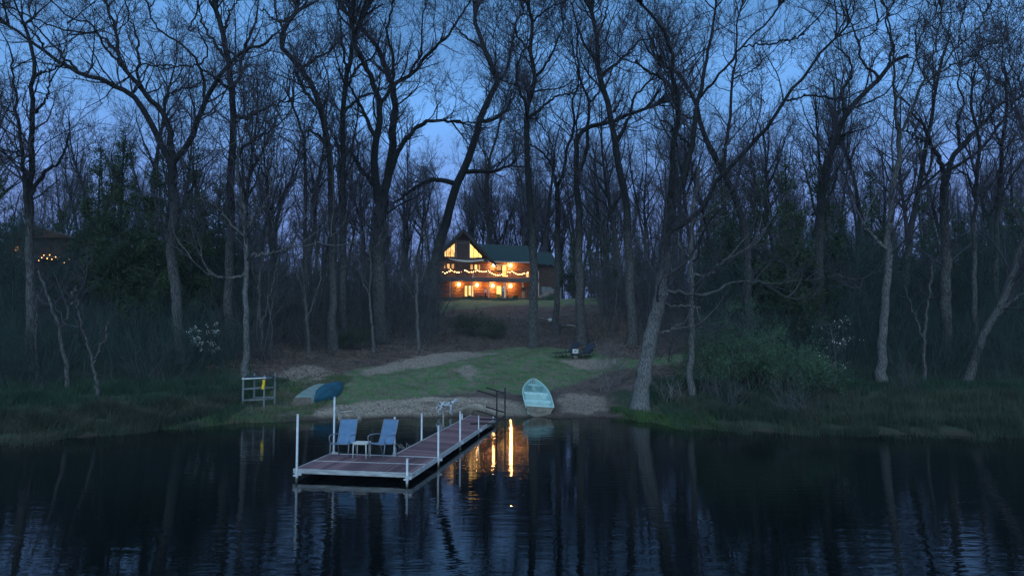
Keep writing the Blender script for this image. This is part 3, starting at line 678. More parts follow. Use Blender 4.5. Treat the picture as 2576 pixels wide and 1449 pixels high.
# ---- understory saplings
def sapling(seed, H, ns, twig='brush', dens=1.5):
    rng = np.random.default_rng(seed)
    n = 10; P0 = rng.normal(0, .25, (ns, 3)); P0[:, 2] = 0; D = nrm(np.concatenate([rng.normal(0, .22, (ns, 2)), np.ones((ns, 1))], 1))
    out = np.zeros((ns, n + 1, 3)); out[:, 0] = P0; L = H * rng.uniform(.55, .95, ns)
    for i in range(n):
        D = nrm(D + rng.normal(0, .10, (ns, 3)) + np.array([0, 0, .05])); out[:, i + 1] = out[:, i] + D * (L / n)[:, None]
    R = (.035 + .02 * rng.random(ns))[:, None] * np.linspace(1, .35, n + 1)[None]
    b1, br = spawn(rng, out, R, 1.0, H * .15, H * .35, 35, 70, 8, .16, .03, .6, .02, .15, .4)
    p3, r3 = spawn(rng, b1, br, 2.4 * dens, .6, 1.7, 30, 65, 5, .2, .02, .6, .013, .1, .6)
    p4, r4 = spawn(rng, p3, r3, 2.6, .3, .7, 30, 60, 3, .2, 0, .7, .010, .1, .7)
    V, Q = merge([tubes(out, R, 5)]); V2, Q2 = merge([tubes(b1, br, 4), tubes(p3, r3, 3), tubes(p4, r4, 3)])
    return fastmesh('stem', V, Q, M[twig]), fastmesh('foliage', V2, Q2, M[twig])
KS = [sapling(200, 9, 5), sapling(201, 7, 6), sapling(202, 11, 4), sapling(203, 5, 8), sapling(204, 8, 6)]
KG = [sapling(210, 9, 6, 'brush_green', 1.8), sapling(211, 7, 7, 'brush_green', 1.8), sapling(212, 11, 5, 'brush_green', 1.8)]
cnt = 0; tries = 0; pos = []
while cnt < 290 and tries < 9000:
    tries += 1
    y = rs_.uniform(42, 96); x = rs_.uniform(-.78, .78) * y
    px_, py_ = proj(x, y, tz(x, y)); s_ = y - float(shore(x))
    if px_ < 700 and s_ < 15: continue
    if -10 < px_ < 185 and 60 < y < 80: continue
    if (180 < px_ < 560 or 1860 < px_ < 2100) and y < 50: continue
    if 700 <= px_ < 1110 and s_ < 20: continue
    if 1110 <= px_ < 1500 and (y < 120): continue
    if 1500 <= px_ < 1780 and s_ < 22: continue
    if px_ >= 1780 and s_ < 17: continue
    if not free(x, y, 1.7): continue
    k = KS[rs_.randrange(5)] if 640 < px_ < 1760 else KG[rs_.randrange(3)]
    o = place(k, 'sapling', x, y, rs_.uniform(.8, 1.25) * (1.0 if 1110 < px_ < 1520 else 1), rs_.uniform(0, 6.28),
          'bare brushy sapling among many alike in the understory', 'sapling', 'bare saplings of the understory', .1)
    cnt += 1
# ---- the far wood and the undergrowth that nobody could count
def farwood():
    rng = np.random.default_rng(500); parts = []
    n = 330; y = rng.uniform(125, 260, n); x = rng.uniform(-.85, .85, n) * y
    z = tz(x, y); H = rng.uniform(19, 29, n)
    T = np.zeros((n, 9, 3)); T[:, 0] = np.stack([x, y, z - .3], 1)
    for i in range(8): T[:, i + 1] = T[:, i] + np.stack([rng.normal(0, .25, n), rng.normal(0, .25, n), H / 8], 1)
    R = rng.uniform(.12, .24, n)[:, None] * np.linspace(1, .25, 9)[None]
    b1, br = spawn(rng, T, R, .75, 4, 9, 20, 55, 7, .14, .12, .6, .05, .3, .3)
    b2, br2 = spawn(rng, b1, br, .8, 1.5, 3.5, 30, 60, 4, .18, .06, .6, .032, .2, .5)
    b3, br3 = spawn(rng, b2, br2, 1.6, .6, 1.6, 30, 60, 2, .18, .03, .6, .026, .2, .6)
    V, Q = merge([tubes(T, R, 6), tubes(b1, br, 3), tubes(b2, br2, 3), tubes(b3, br3, 3)])
    tag(link('far_wood', fastmesh('far_wood', V, Q, M['twig_far'])), 'bare far wood closing the view beyond the house', 'wood', kind='stuff')
farwood()
def thicket(name, n, seed, label, cond, hmin, hmax, ylo, yhi, twig):
    rng = np.random.default_rng(seed); y = rng.uniform(ylo, yhi, n * 4); x = rng.uniform(-.8, .8, n * 4) * y
    z = tz(x, y); px_, py_ = proj(x, y, z); k = cond(px_, y - shore(x), y); x, y, z = x[k][:n], y[k][:n], z[k][:n]; n = len(x)
    H = rng.uniform(hmin, hmax, n); T = np.zeros((n, 7, 3)); T[:, 0] = np.stack([x, y, z - .1], 1); D = nrm(np.concatenate([rng.normal(0, .3, (n, 2)), np.ones((n, 1))], 1))
    for i in range(6):
        D = nrm(D + rng.normal(0, .13, (n, 3))); T[:, i + 1] = T[:, i] + D * H[:, None] / 6
    R = rng.uniform(.010, .03, n)[:, None] * np.linspace(1, .35, 7)[None]
    b1, br = spawn(rng, T, R, 1.9, .5, 1.8, 30, 70, 4, .17, .03, .6, .009, .1, .5)
    b2, br2 = spawn(rng, b1, br, 2.2, .25, .8, 30, 65, 3, .2, .0, .7, .007, .1, .6)
    V, Q = merge([tubes(T, R, 4), tubes(b1, br, 3), tubes(b2, br2, 3)])
    tag(link(name, fastmesh(name, V, Q, M[twig])), label, 'undergrowth', kind='stuff')
thicket('undergrowth', 2600, 601, 'bare grey undergrowth filling the wood left of the lawn', lambda p, s, y: (p < 1095) & (p > 560) & (s > np.where(p < 700, 13, 19)), 1.2, 4.5, 38, 90, 'brush')
thicket('undergrowth', 1500, 602, 'bare grey undergrowth right of the house behind the loungers', lambda p, s, y: (p > np.where(y < 60, 1650, 1520)) & (p < 1860) & (s > 13), 1.0, 4.5, 36, 90, 'brush')
thicket('green_undergrowth', 4200, 605, 'dark green undergrowth of the wood at the far left', lambda p, s, y: (p < 600) & (s > 8.5), .6, 4.2, 28, 85, 'brush_green')
thicket('green_undergrowth', 4200, 606, 'dark green undergrowth of the wood at the far right', lambda p, s, y: (p > 1820) & (s > 9), .6, 4.2, 28, 85, 'brush_green')
thicket('undergrowth', 2600, 604, 'dark undergrowth at the foot of the far wood', lambda p, s, y: (s > 20), 2.5, 8, 108, 150, 'twig_far')
thicket('undergrowth', 260, 603, 'thin twiggy stems scattered over the leafy bank below the house', lambda p, s, y: (p > 1095) & (p < 1560) & (s > 20) & (y < 68), .4, 1.3, 50, 70, 'brush')
# ---- evergreens
def evergreen(seed, H, W):
    rng = np.random.default_rng(seed)
    tr = np.zeros((1, 9, 3)); tr[0, :, 2] = np.linspace(0, H, 9); R = .16 * np.linspace(1, .1, 9)[None]
    b1, br = spawn(rng, tr, R, 9, W * .7, W * 1.2, 65, 95, 7, .12, .02, .5, .02, .12, .3, rmax=.05)
    hz = (b1[:, :1, 2:3] / H); b1 = b1[:, :1] + (b1 - b1[:, :1]) * (1.05 - hz) * 1.3
    b2, br2 = spawn(rng, b1, br, 3, .3, .9, 40, 70, 4, .15, 0, .5, .008, .1, .5)
    pp = b2[:, 1:].reshape(-1, 3); pp = np.repeat(pp, 3, 0)
    V, Q = merge([tubes(tr, R, 7)]); V2, Q2 = merge([tubes(b1, br, 3), tubes(b2, br2, 3), leaves(rng, np.repeat(pp, 2, 0), .07, .12)])
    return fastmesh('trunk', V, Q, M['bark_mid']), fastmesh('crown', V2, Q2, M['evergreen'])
KE = [evergreen(300, 13, 3.0), evergreen(301, 11, 2.6), evergreen(302, 15, 3.2)]
EV = [(238, 50, 0, 1.1), (295, 47, 2, .95), (385, 47, 1, 1.25), (475, 49, 0, 1.05), (545, 56, 1, 1.2),  (150, 84, 1, 1.1), (510, 72, 0, 1.0), (60, 88, 0, 1.0), (280, 74, 2, 1.1), (-30, 66, 2, 1.1),
      (1905, 48, 1, 1.15), (1985, 46, 0, 1.0), (2070, 50, 1, 1.2), (1830, 56, 2, 1.0), (2200, 74, 2, 1.0), (2120, 60, 1, 1.1), (2420, 62, 1, .9), (2560, 54, 1, 1.0), (2330, 72, 0, 1.0), (1800, 74, 2, .9), (1530, 84, 1, .8), (1440, 108, 1, 1.0), (1487, 104, 0, .9), (1405, 112, 1, .9), (1600, 78, 0, .75), (1990, 54, 1, .9)]
EL = ['dark evergreen among several alike in the dim wood']
for i, (px_, Y, k, s_) in enumerate(EV):
    x = (px_ - 1288) / F * Y
    place(KE[k], 'evergreen_tree', x, Y, s_, rs_.uniform(0, 6.28), 'dark evergreen left of the house, one of several alike' if px_ < 1200 else 'dark evergreen right of the house, one of several alike', 'tree',
          'dark evergreens left of the house' if px_ < 1200 else 'dark evergreens right of the house')

# ------------------------------------------------------------------ bushes, dogwoods, grass
def leafbush(name, px_, py_, wpx, hpx, label, n=26000, seed=1, mt_='bushleaf'):
    rng = np.random.default_rng(seed); g = at_g(px_, py_); k = g[1] / F; W = wpx * k / 2; H = hpx * k
    root = empty(name, tuple(g), 0, label, 'bush')
    ns = 46; D = nrm(np.concatenate([rng.normal(0, .38, (ns, 2)), np.ones((ns, 1))], 1)); out = np.zeros((ns, 9, 3)); out[:, 0, :2] = rng.normal(0, W * .38, (ns, 2))
    hv_ = rng.uniform(.35, 1.05, (ns, 1))
    for i in range(8):
        D = nrm(D + rng.normal(0, .12, (ns, 3)) - np.array([0, 0, .03])); out[:, i + 1] = out[:, i] + D * H * 1.05 / 8 * hv_
    R = np.full((ns, 9), .02) * np.linspace(1, .3, 9)
    b1, br = spawn(rng, out, R, 2.2, .5, 1.5, 30, 65, 5, .15, .0, .6, .007, .1, .5)
    b2, br2 = spawn(rng, b1, br, 3, .25, .7, 30, 65, 3, .15, 0, .6, .005, .1, .5)
    V, Q = merge([tubes(out, R, 5), tubes(b1, br, 3), tubes(b2, br2, 3)]); link('stems', fastmesh('stems', V, Q, M['brush']), root)
    pp = np.concatenate([b2[:, 1:].reshape(-1, 3), b1[:, 2:].reshape(-1, 3)]); cl = b2[rng.integers(0, len(b2), 260), -1]; pp = np.concatenate([pp[rng.integers(0, len(pp), n // 2)], cl[rng.integers(0, 260, n // 2)] + rng.normal(0, .10, (n // 2, 3))])
    V, Q = leaves(rng, pp, .034, .09); link('foliage', fastmesh('foliage', V, Q, M[mt_]), root)
leafbush('bush', 1850, 975, 170, 215, 'tallest soft green bush right of the slender pale trunk', 17000, 1)
leafbush('bush', 1935, 985, 150, 165, 'second tallest soft green bush, at the centre of the green thicket', 13000, 11)
leafbush('bush', 1795, 990, 90, 110, 'small soft green bush closest to the slender pale trunk', 6000, 12)
leafbush('bush', 2030, 985, 120, 105, 'low green bush at the right end of the green thicket', 8000, 2)
leafbush('bush', 880, 880, 110, 50, 'low dark green bush at the lawn edge beneath the forked tree', 6000, 3, 'evergreen')
leafbush('bush', 1180, 845, 80, 60, 'dark rhododendron like bush on the bank below the house', 7000, 4, 'evergreen')
leafbush('bush', 1240, 850, 60, 35, 'smaller dark bush on the bank, right of the darker one', 4000, 5, 'evergreen')
def brushbush(px_, py_, hpx, label, seed, twig='brush_pale', ns=16):
    rng = np.random.default_rng(seed); g = at_g(px_, py_); H = hpx * g[1] / F
    D = nrm(np.concatenate([rng.normal(0, .5, (ns, 2)), np.ones((ns, 1))], 1)); out = np.zeros((ns, 9, 3)); out[:, 0, :2] = rng.normal(0, .35, (ns, 2))
    for i in range(8):
        D = nrm(D + rng.normal(0, .15, (ns, 3))); out[:, i + 1] = out[:, i] + D * H / 8
    R = np.full((ns, 9), .012) * np.linspace(1, .4, 9)
    b1, br = spawn(rng, out, R, 2.2, .3, 1.1, 30, 60, 5, .15, .03, .6, .006, .15, .5); b2, br2 = spawn(rng, b1, br, 3, .2, .5, 30, 60, 3, .15, .0, .6, .005, .1, .6)
    V, Q = merge([tubes(out, R, 4), tubes(b1, br, 3), tubes(b2, br2, 3)]); o = link('shrub', fastmesh('shrub', V, Q, M[twig])); o.location = tuple(g); tag(o, label, 'shrub')
brushbush(1530, 985, 110, 'bare twiggy shrub on the bank left of the leaning shore oak', 1)
brushbush(1500, 860, 70, 'bare reddish shrub behind the right lounger', 2, 'litter')
brushbush(1560, 865, 90, 'bare brown shrub between the loungers and the shore oak', 3, 'litter')
brushbush(1545, 930, 80, 'bare grey shrub at the lawn corner by the shore oak', 4)
brushbush(1690, 1010, 60, 'low bare shrub between the shore oak and the slender trunk', 5)
brushbush(1830, 1030, 90, 'bare shrub in front of the large green bush', 6, 'brush')
brushbush(2020, 1060, 120, 'bare shrub at the water side of the right marsh', 7, 'brush')
brushbush(690, 900, 90, 'bare shrub behind the grey wooden rack', 8, 'brush')
brushbush(585, 905, 70, 'bare shrub between the dogwood and the pale barked tree', 9, 'brush')
brushbush(2280, 990, 110, 'bare shrub right of the tall slim pale tree', 10, 'brush')
brushbush(380, 960, 120, 'bare shrub among the left marsh grass', 11, 'brush')
brushbush(820, 890, 70, 'bare shrub by the lawn edge beneath the crooked tree', 12, 'brush')
brushbush(1090, 800, 100, 'bare shrub on the bank left of the house', 13, 'brush')
def dogwood(px_, py_, hpx, wpx, label, seed, n=700):
    rng = np.random.default_rng(seed); g = at_g(px_, py_); k = g[1] / F; H = hpx * k; W = wpx * k
    root = empty('flowering_dogwood', tuple(g), 0, label, 'dogwood')
    tr = catmull([(0, 0, 0), (.1, 0, H * .4), (-.1, .1, H * .9)], 9)[None]; R = .035 * np.linspace(1, .3, 9)[None]
    b1, br = spawn(rng, tr, R, 26 / H, W * .3, W * .75, 65, 90, 6, .08, .01, .6, .01, .2, .4); b2, br2 = spawn(rng, b1, br, 6, .2, .5, 30, 60, 3, .1, .02, .6, .006, .3, .5)
    V, Q = merge([tubes(tr, R, 6), tubes(b1, br, 4), tubes(b2, br2, 3)]); link('branches', fastmesh('branches', V, Q, M['brush']), root)
    pp = b2[:, 1:].reshape(-1, 3); pp = pp[rng.integers(0, len(pp), n)]
    V, Q = leaves(rng, pp + np.array([0, 0, .03]), .030, .05); link('blossom', fastmesh('blossom', V, Q, M['petal']), root)
dogwood(508, 912, 95, 95, 'white flowering dogwood beside the spreading oak trunk', 1)
dogwood(2100, 985, 190, 110, 'sparse white flowering dogwood right of the green thicket', 4, 150)

def blades(name, pts, hmin, hmax, wd, mt_, label, seed, lean=.35, cat='grass'):
    rng = np.random.default_rng(seed); K = len(pts)
    h = rng.uniform(hmin, hmax, K) * (.75 + .4 * np.sin(pts[:, 0] * 1.1 + pts[:, 1] * .7) * np.sin(pts[:, 0] * .43 - pts[:, 1] * 1.9 + 1)); a = rng.uniform(0, 2 * PI, K); l = rng.normal(0, lean, (K, 2)) * h[:, None]
    dx = np.stack([np.cos(a), np.sin(a), np.zeros(K)], 1) * wd
    tip = pts + np.concatenate([l, h[:, None] * .95], 1); mid_ = pts + np.concatenate([l * .35, h[:, None] * .55], 1)
    V = np.stack([pts - dx, pts + dx, mid_ + dx * .8, mid_ - dx * .8, tip + dx * .15, tip - dx * .15], 1).reshape(-1, 3)
    b0 = np.arange(K) * 6; Q = np.concatenate([np.stack([b0, b0 + 1, b0 + 2, b0 + 3], 1), np.stack([b0 + 3, b0 + 2, b0 + 4, b0 + 5], 1)])
    tag(link(name, fastmesh(name, V, Q, M[mt_])), label, cat, kind='stuff')
def scatter(rng, n, x0, x1, s0, s1, clump=2.0, pw=1.):
    X = rng.uniform(x0, x1, n * 3); Yv = shore(X) + s0 + (s1 - s0) * rng.random(n * 3) ** pw
    nn = np.sin(X * 1.3 * clump + 2 * np.sin(Yv * .9)) * np.sin(Yv * 1.1 * clump + 1.3 * np.sin(X * 1.7)) + rng.normal(0, .5, n * 3)
    if s0 < -.9: nn = nn - .9 * (Yv - shore(X) < -.2 + 1.1 * np.sin(X * 1.9 + 1.2 * np.sin(X * .8)))
    k = nn > .0; X = X[k][:n]; Yv = Yv[k][:n]
    return np.stack([X, Yv, tz(X, Yv) - .02], 1)
rg = np.random.default_rng(9)
XL = at_g(600, 1040)[0]; XR = at_g(1630, 1045)[0]
blades('marsh_grass', scatter(rg, 42000, -24, XL, -1.5, 9, pw=1.2), .2, .6, .010, 'blade', 'tall grey green marsh grass along the left shore', 1)
blades('marsh_grass', scatter(rg, 26000, -24, XL - .6, -2.4, 4), .25, .8, .010, 'blade_d', 'dry pale marsh grass at the left water edge', 2, .45)
blades('marsh_grass', scatter(rg, 42000, XR + .6, 26, -1.7, 9, pw=1.2), .2, .6, .010, 'blade', 'tall grey green marsh grass along the right shore', 3)
blades('marsh_grass', scatter(rg, 24000, XR + 1.5, 26, -2.2, 6), .25, .8, .009, 'blade_d', 'dry reed stalks along the right water edge', 4, .25)
blades('low_grass', scatter(rg, 26000, at_g(430, 1040)[0], at_g(790, 1040)[0], -.5, 9), .08, .28, .009, 'turf', 'low tufted grass round the wooden rack and the canoe', 15)
blades('shore_grass', scatter(rg, 9000, at_g(1545, 1045)[0], at_g(1800, 1060)[0], -1.0, 1.6), .12, .40, .009, 'blade_g', 'bright green grass at the foot of the leaning oak', 5)
# short lawn turf
X = rg.uniform(-13, 9, 90000); Yv = rg.uniform(31, 50, 90000)
k = inpoly(X, Yv, lawnP) & ~np.any([inpoly(X, Yv, q) for q in dirtP], axis=0) & (rg.random(90000) < .12 + .75 * (np.sin(X * 1.7 + np.sin(Yv * 1.3) * 2) * np.sin(Yv * 2.1 + X * .6) > -.2)); X = X[k]; Yv = Yv[k]
blades('lawn_grass', np.stack([X, Yv, tz(X, Yv) - .01], 1), .03, .09, .010, 'turf', 'short lawn grass between the beach and the wood', 6)
X = rg.uniform(-17, 12, 60000); Yv = rg.uniform(38, 72, 60000); s_ = Yv - shore(X)
k = (s_ > 9) & ~inpoly(X, Yv, lawnP); X = X[k]; Yv = Yv[k]
V, Q = leaves(rg, np.stack([X, Yv, tz(X, Yv) + .02], 1), .055)
xl = rg.uniform(-13, 9, 5000); yl = rg.uniform(32, 48, 5000); V3, Q3 = leaves(rg, np.stack([xl, yl, tz(xl, yl) + .05], 1), .035); V, Q = merge([(V, Q), (V3, Q3)])
tag(link('leaf_litter', fastmesh('leaf_litter', V, Q, M['litter'])), 'brown dead leaves covering the bank below the house', 'leaf litter', kind='stuff')
X = rg.uniform(-9, 8, 9000); Yv = shore(X) + rg.uniform(.1, 3.5, 9000)
V, Q = leaves(rg, np.stack([X, Yv, tz(X, Yv) + .01], 1), .022)
tag(link('beach_debris', fastmesh('beach_debris', V, Q, M['litter'])), 'small dead leaves and twigs scattered over the beach', 'leaf litter', kind='stuff')

X = np.concatenate([rg.uniform(-9, 12, 260), rg.uniform(-10, 14, 60)]); Yv = np.concatenate([shore(X[:260]) - rg.exponential(.5, 260), rg.uniform(14, 27, 60)])
Kd = len(X); aa = rg.uniform(0, 6.28, Kd); ss = rg.uniform(.015, .035, Kd); dd_ = np.stack([np.cos(aa), np.sin(aa)], 1) * ss[:, None]; pp2 = np.stack([-dd_[:, 1], dd_[:, 0]], 1) * .6; cc = np.stack([X, Yv], 1)
V = np.stack([np.concatenate([cc + q_, np.full((Kd, 1), .006)], 1) for q_ in (dd_, pp2, -dd_, -pp2)], 1).reshape(-1, 3)
tag(link('floating_leaves', fastmesh('floating_leaves', V, np.arange(4 * Kd).reshape(Kd, 4), M['litter'])), 'small dead leaves floating on the dark water', 'leaves', kind='stuff')
# ------------------------------------------------------------------ dock
def z2(x, y): return (820 + x / 3.788) * .8587, (1080 + y / 3.788) * .8587
def z3(x, y): return (680 + x / 5.8545) * .8587, (1040 + y / 5.8545) * .8587
def z4(x, y): return (1260 + x / 5.8545) * .8587, (1090 + y / 5.8545) * .8587
def z5(x, y): return (1560 + x / 6.5875) * .8587, (860 + y / 6.5875) * .8587
DZ = .25
FL, FR, BR, BL = [Vector(at_z(*z2(*q), DZ)) for q in ((165, 1110), (1465, 1158), (1740, 983), (565, 940))]
WL0, WR0 = Vector(at_z(*z2(1285, 953), DZ)), Vector(at_z(*z2(1728, 985), DZ))
WL1, WR1 = Vector(at_z(*z2(2125, 513), DZ)), Vector(at_z(*z2(2400, 545), DZ))
dock = empty('dock', (FL + BR) / 2, 0, 'L shaped lake dock with maroon boards and white posts', 'dock'); dO = dock.location.copy()
def boards(A, B, C_, D_, n, gap, parent, name, along=True):
    """quad A-B (front) D-C (back): n boards side by side from A to B, or crosswise"""
    mb = MB()
    for i in range(n):
        t0 = i / n + gap / 2 / n; t1 = (i + 1) / n - gap / 2 / n
        q = [A.lerp(B, t0), A.lerp(B, t1), D_.lerp(C_, t1), D_.lerp(C_, t0)] if along else [A.lerp(D_, t0), B.lerp(C_, t0), B.lerp(C_, t1), A.lerp(D_, t1)]
        dz = Vector((0, 0, rnd.uniform(-.002, .002)))
        top = [p_ - dO + dz for p_ in q]; bot = [p_ - Vector((0, 0, .03)) for p_ in top]
        mb.add(top + bot, [(0, 1, 2, 3), (7, 6, 5, 4), (0, 4, 5, 1), (1, 5, 6, 2), (2, 6, 7, 3), (3, 7, 4, 0)])
    return mb.build(name, M['deckwood'], parent)
boards(FL, FR, BR, BL, 20, .13, dock, 'platform_boards')
boards(WL0, WR0, WR1, WL1, 70, .10, dock, 'walkway_boards', False)
def rail(A, B, h=.12, th=.03, dz=.012, name='frame_rail'):
    mb = MB(); a = A - dO + Vector((0, 0, dz - h / 2)); b_ = B - dO + Vector((0, 0, dz - h / 2)); mb.beam(a, b_, th, h)
    return mb.build(name, M['fascia'], dock)
out = lambda A, B, d: (B - A).cross(Vector((0, 0, 1))).normalized() * d
o1 = out(FL, FR, .018); rail(FL + o1 - (FR - FL).normalized() * .03, FR + o1 + (FR - FL).normalized() * .03)
o1 = out(FR, BR, .018); rail(FR + o1, BR + o1, .13, .03, .006)
o1 = out(BR, BL, .018); rail(BR + o1, BL + o1, .12, .03, .008)
o1 = out(BL, FL, .018); rail(BL + o1, FL + o1, .12, .03, .004)
o1 = out(WL1, WL0, .018); rail(WL1 + o1, WL0 + o1, .12, .03, .014)
o1 = out(WR0, WR1, .018); rail(WR0 + o1, WR1 + o1, .14, .03, .014)
mb = MB(); a = FL.lerp(BL, .49) - dO; b_ = FR.lerp(BR, .52) - dO; mb.beam(a + Vector((0, 0, .006)), b_ + Vector((0, 0, .006)), .022, .012)
a = BL - dO; b_ = BR - dO; mb.beam(a + Vector((0, -.03, .006)), b_ + Vector((0, -.03, .006)), .03, .014)
mb.build('seam_strip', M['alu'], dock)
mb = MB()
for q in (.12, .5, .88):
    a = FL.lerp(FR, q) - dO; b_ = BL.lerp(BR, q) - dO; mb.beam(a - Vector((0, 0, .09)), b_ - Vector((0, 0, .09)), .04, .1)
mb.beam(WL0 - dO + Vector((.15, .1, -.1)), WL1 - dO + Vector((.15, -.1, -.1)), .05, .1); mb.beam(WR0 - dO + Vector((-.15, .1, -.1)), WR1 - dO + Vector((-.15, -.1, -.1)), .05, .1)
mb.build('joists', M['black'], dock)
def dpost(base, topy, off=.06, clamp=True, dirv=None, r=.030):
    bp = Vector(base); Y = bp.y; top = at_y(*z2(0, topy), Y)[2]
    p0 = bp - dO
    o = MB().tube([(p0.x, p0.y, -dO.z - 1.2), (p0.x, p0.y, top - dO.z)], r, 10).build('post', M['post_metal'], dock, True)
    MB().tube([(p0.x, p0.y, top - dO.z), (p0.x, p0.y, top - dO.z + .012)], r * 1.12, 10).build('cap', M['alu'], o)
    if clamp:
        m = MB(); m.tube([(p0.x, p0.y, DZ - dO.z - .10), (p0.x, p0.y, DZ - dO.z + .02)], r * 1.7, 10); m.box((p0.x + .05, p0.y + .02, DZ - dO.z - .04), (.13, .05, .07)); m.box((p0.x - .03, p0.y - .035, DZ - dO.z - .07), (.1, .02, .04))
        m.build('clamp', M['alu'], o)
def dp(x, y, ty, **k): dpost(at_z(*z2(x, y), DZ), ty, **k)
dp(186, 1150, 505); dp(1411, 1195, 1000); dp(1757, 992, 630); dp(1999, 808, 475); dp(2205, 672, 520, r=.02); dp(1572, 792, 495); dp(2022, 548, 503, clamp=False)
dp(597, 925, 315); dp(1270, 935, 537); dp(2368, 552, 515, clamp=False, r=.03)

# ---- patio chairs & table
def patio_chair(loc, rz, label):
    root = empty('patio_chair', loc, rz, label, 'chair', 'patio chairs on the dock')
    prof = [(-.27, .435), (-.24, .445), (-.05, .405), (.12, .385), (.19, .42), (.235, .52), (.30, .72), (.37, .92), (.405, 1.03), (.42, 1.045)]
    W_ = .245; V = []; n = len(prof)
    for s in (0, 1):
        for (y, z) in prof:
            for x in (-W_, 0, W_):
                V.append((x, y + s * .014, z - (.012 if x == 0 and not s else 0) - s * .014))
    Fs = []
    for s in (0, 1):
        for i in range(n - 1):
            for j in range(2):
                a = s * n * 3 + i * 3 + j; q = (a, a + 1, a + 4, a + 3); Fs.append(q if s == 0 else tuple(reversed(q)))
    m = MB().add(V, Fs); m.build('sling', M['sling'], root, True)
    m = MB()
    for s in (-1, 1): m.tube([(s * .262, y, z) for y, z in prof], .014, 8)
    m.tube([(-.262, -.27, .42), (.262, -.27, .42)], .013, 8); m.tube([(-.262, .20, .40), (.262, .20, .40)], .013, 8); m.tube([(-.262, .42, 1.05), (.262, .42, 1.05)], .014, 8)
    m.build('frame', M['chairframe'], root, True)
    for s in (-1, 1):
        MB().tube([(s * .275, -.30, .0), (s * .28, -.27, .25), (s * .285, -.24, .45)], .015, 8).build('leg', M['chairframe'], root, True)
        MB().tube([(s * .275, .36, .0), (s * .275, .28, .25), (s * .27, .19, .42)], .015, 8).build('leg', M['chairframe'], root, True)
        MB().tube([(s * .285, -.24, .45), (s * .30, -.29, .55), (s * .305, -.27, .63), (s * .305, -.18, .66), (s * .305, .05, .655), (s * .29, .22, .64), (s * .265, .27, .62)], .016, 8).build('armrest', M['chairframe'], root, True)
    return root
def mid_z(x, y, z=DZ + .012): return tuple(at_z(*z2(x, y), z))
patio_chair(mid_z(700, 982), -.18, 'blue sling patio chair on the dock, left of the small table')
patio_chair(mid_z(1135, 985), -.48, 'blue sling patio chair on the dock, right of the small table')
tb = empty('side_table', mid_z(905, 990), -.15, 'small pale side table between the two blue dock chairs', 'table')
MB().box((0, 0, .45), (.44, .38, .025)).build('tabletop', M['plastic'], tb, bevel=.01)
m = MB()
for s in (-1, 1): m.box((0, s * .17, .425), (.40, .015, .03)); m.box((s * .20, 0, .425), (.015, .33, .03))
m.build('apron', M['plastic'], tb)
for sx_ in (-1, 1):
    for sy_ in (-1, 1): MB().tube([(sx_ * .20, sy_ * .17, 0), (sx_ * .19, sy_ * .16, .41)], [.013, .017], 8).build('leg', M['plastic'], tb, True)

# ---- black boat rack
rk1 = Vector(at_z(*z4(1143, 893), DZ)); rk2 = Vector(at_z(*z4(1285, 816), DZ))
rack = empty('boat_rack', (rk1 + rk2) / 2, 0, 'black steel kayak rack with empty arms at the dock end', 'rack'); rO = rack.location.copy()
dv = Vector((-1, -.03, 0)); H_ = 1.33
for i, b0 in enumerate((rk1, rk2)):
    p0 = b0 - rO
    MB().beam(p0 + Vector((0, 0, -.35)), p0 + Vector((0, 0, H_)), .06, .06).build('upright', M['black'], rack)
    for hz_ in (.30, 1.10):
        MB().beam(p0 + Vector((0, 0, hz_)), p0 + dv * .80 + Vector((0, 0, hz_ + .24)), .06, .06).build('arm', M['black'], rack)
    MB().beam(p0 + Vector((.06, 0, .03)), p0 + dv * 1.05 + Vector((0, 0, .03)), .07, .06).box(p0 + dv * 1.0 + Vector((0, 0, -.015)), (.05, .06, .04)).build('foot', M['black'], rack)
MB().tube([rk1 - rO + Vector((0, 0, 1.2)), rk2 - rO + Vector((0, 0, 1.08))], .016, 6).build('cross_brace', M['black'], rack)
MB().beam(rk1 - rO + Vector((0, 0, .05)), rk2 - rO + Vector((0, 0, .2)), .04, .04).build('cross_brace', M['black'], rack)

# ---- boats
def hull(stations, sec, mt_, name, parent, th=.02, smooth=True):
    """stations: (y, halfwidth, zkeel, zgun); sec(u): returns (fx, fz) for u in -1..1"""
    us = np.linspace(-1, 1, 17); V = []
    for (y, hw, zk, zg) in stations:
        for u in us:
            fx, fz = sec(u); V.append((hw * fx, y, zk + (zg - zk) * fz))
    n = len(us); Fs = [(i * n + j, i * n + j + 1, (i + 1) * n + j + 1, (i + 1) * n + j) for i in range(len(stations) - 1) for j in range(n - 1)]
    o = MB().add(V, Fs).build(name, mt_, parent, smooth); md = o.modifiers.new('solid', 'SOLIDIFY'); md.thickness = th; md.offset = 0
    return o
def vsec(u): a = abs(u); return math.copysign(min(1, .62 * min(a / .45, 1) + .38 * max(0, (a - .45) / .55)), u), (max(0, a - .35) / .65) ** 1.2
st = [(0, .65, .02, .50), (.6, .68, .0, .49), (1.2, .69, .0, .49), (1.8, .68, .0, .50), (2.4, .62, .01, .52), (2.9, .48, .04, .56), (3.3, .30, .12, .60), (3.5, .15, .22, .63), (3.6, .02, .34, .65)]
def boatframe(root): pass
bs = at_g(*z4(1868, 768)); bw = at_g(*z4(1790, 330))
rowb = empty('rowboat', (float(bs[0]), float(bs[1]) + .05, float(bs[2]) - .02), 0, 'pale turquoise rowboat pulled bow first onto the beach', 'rowboat')
rowb.scale = (1, 1.12, 1); rowb.rotation_euler = (math.radians(12.5), math.radians(4), math.radians(3.5))
hull(st, vsec, M['boat'], 'hull', rowb)
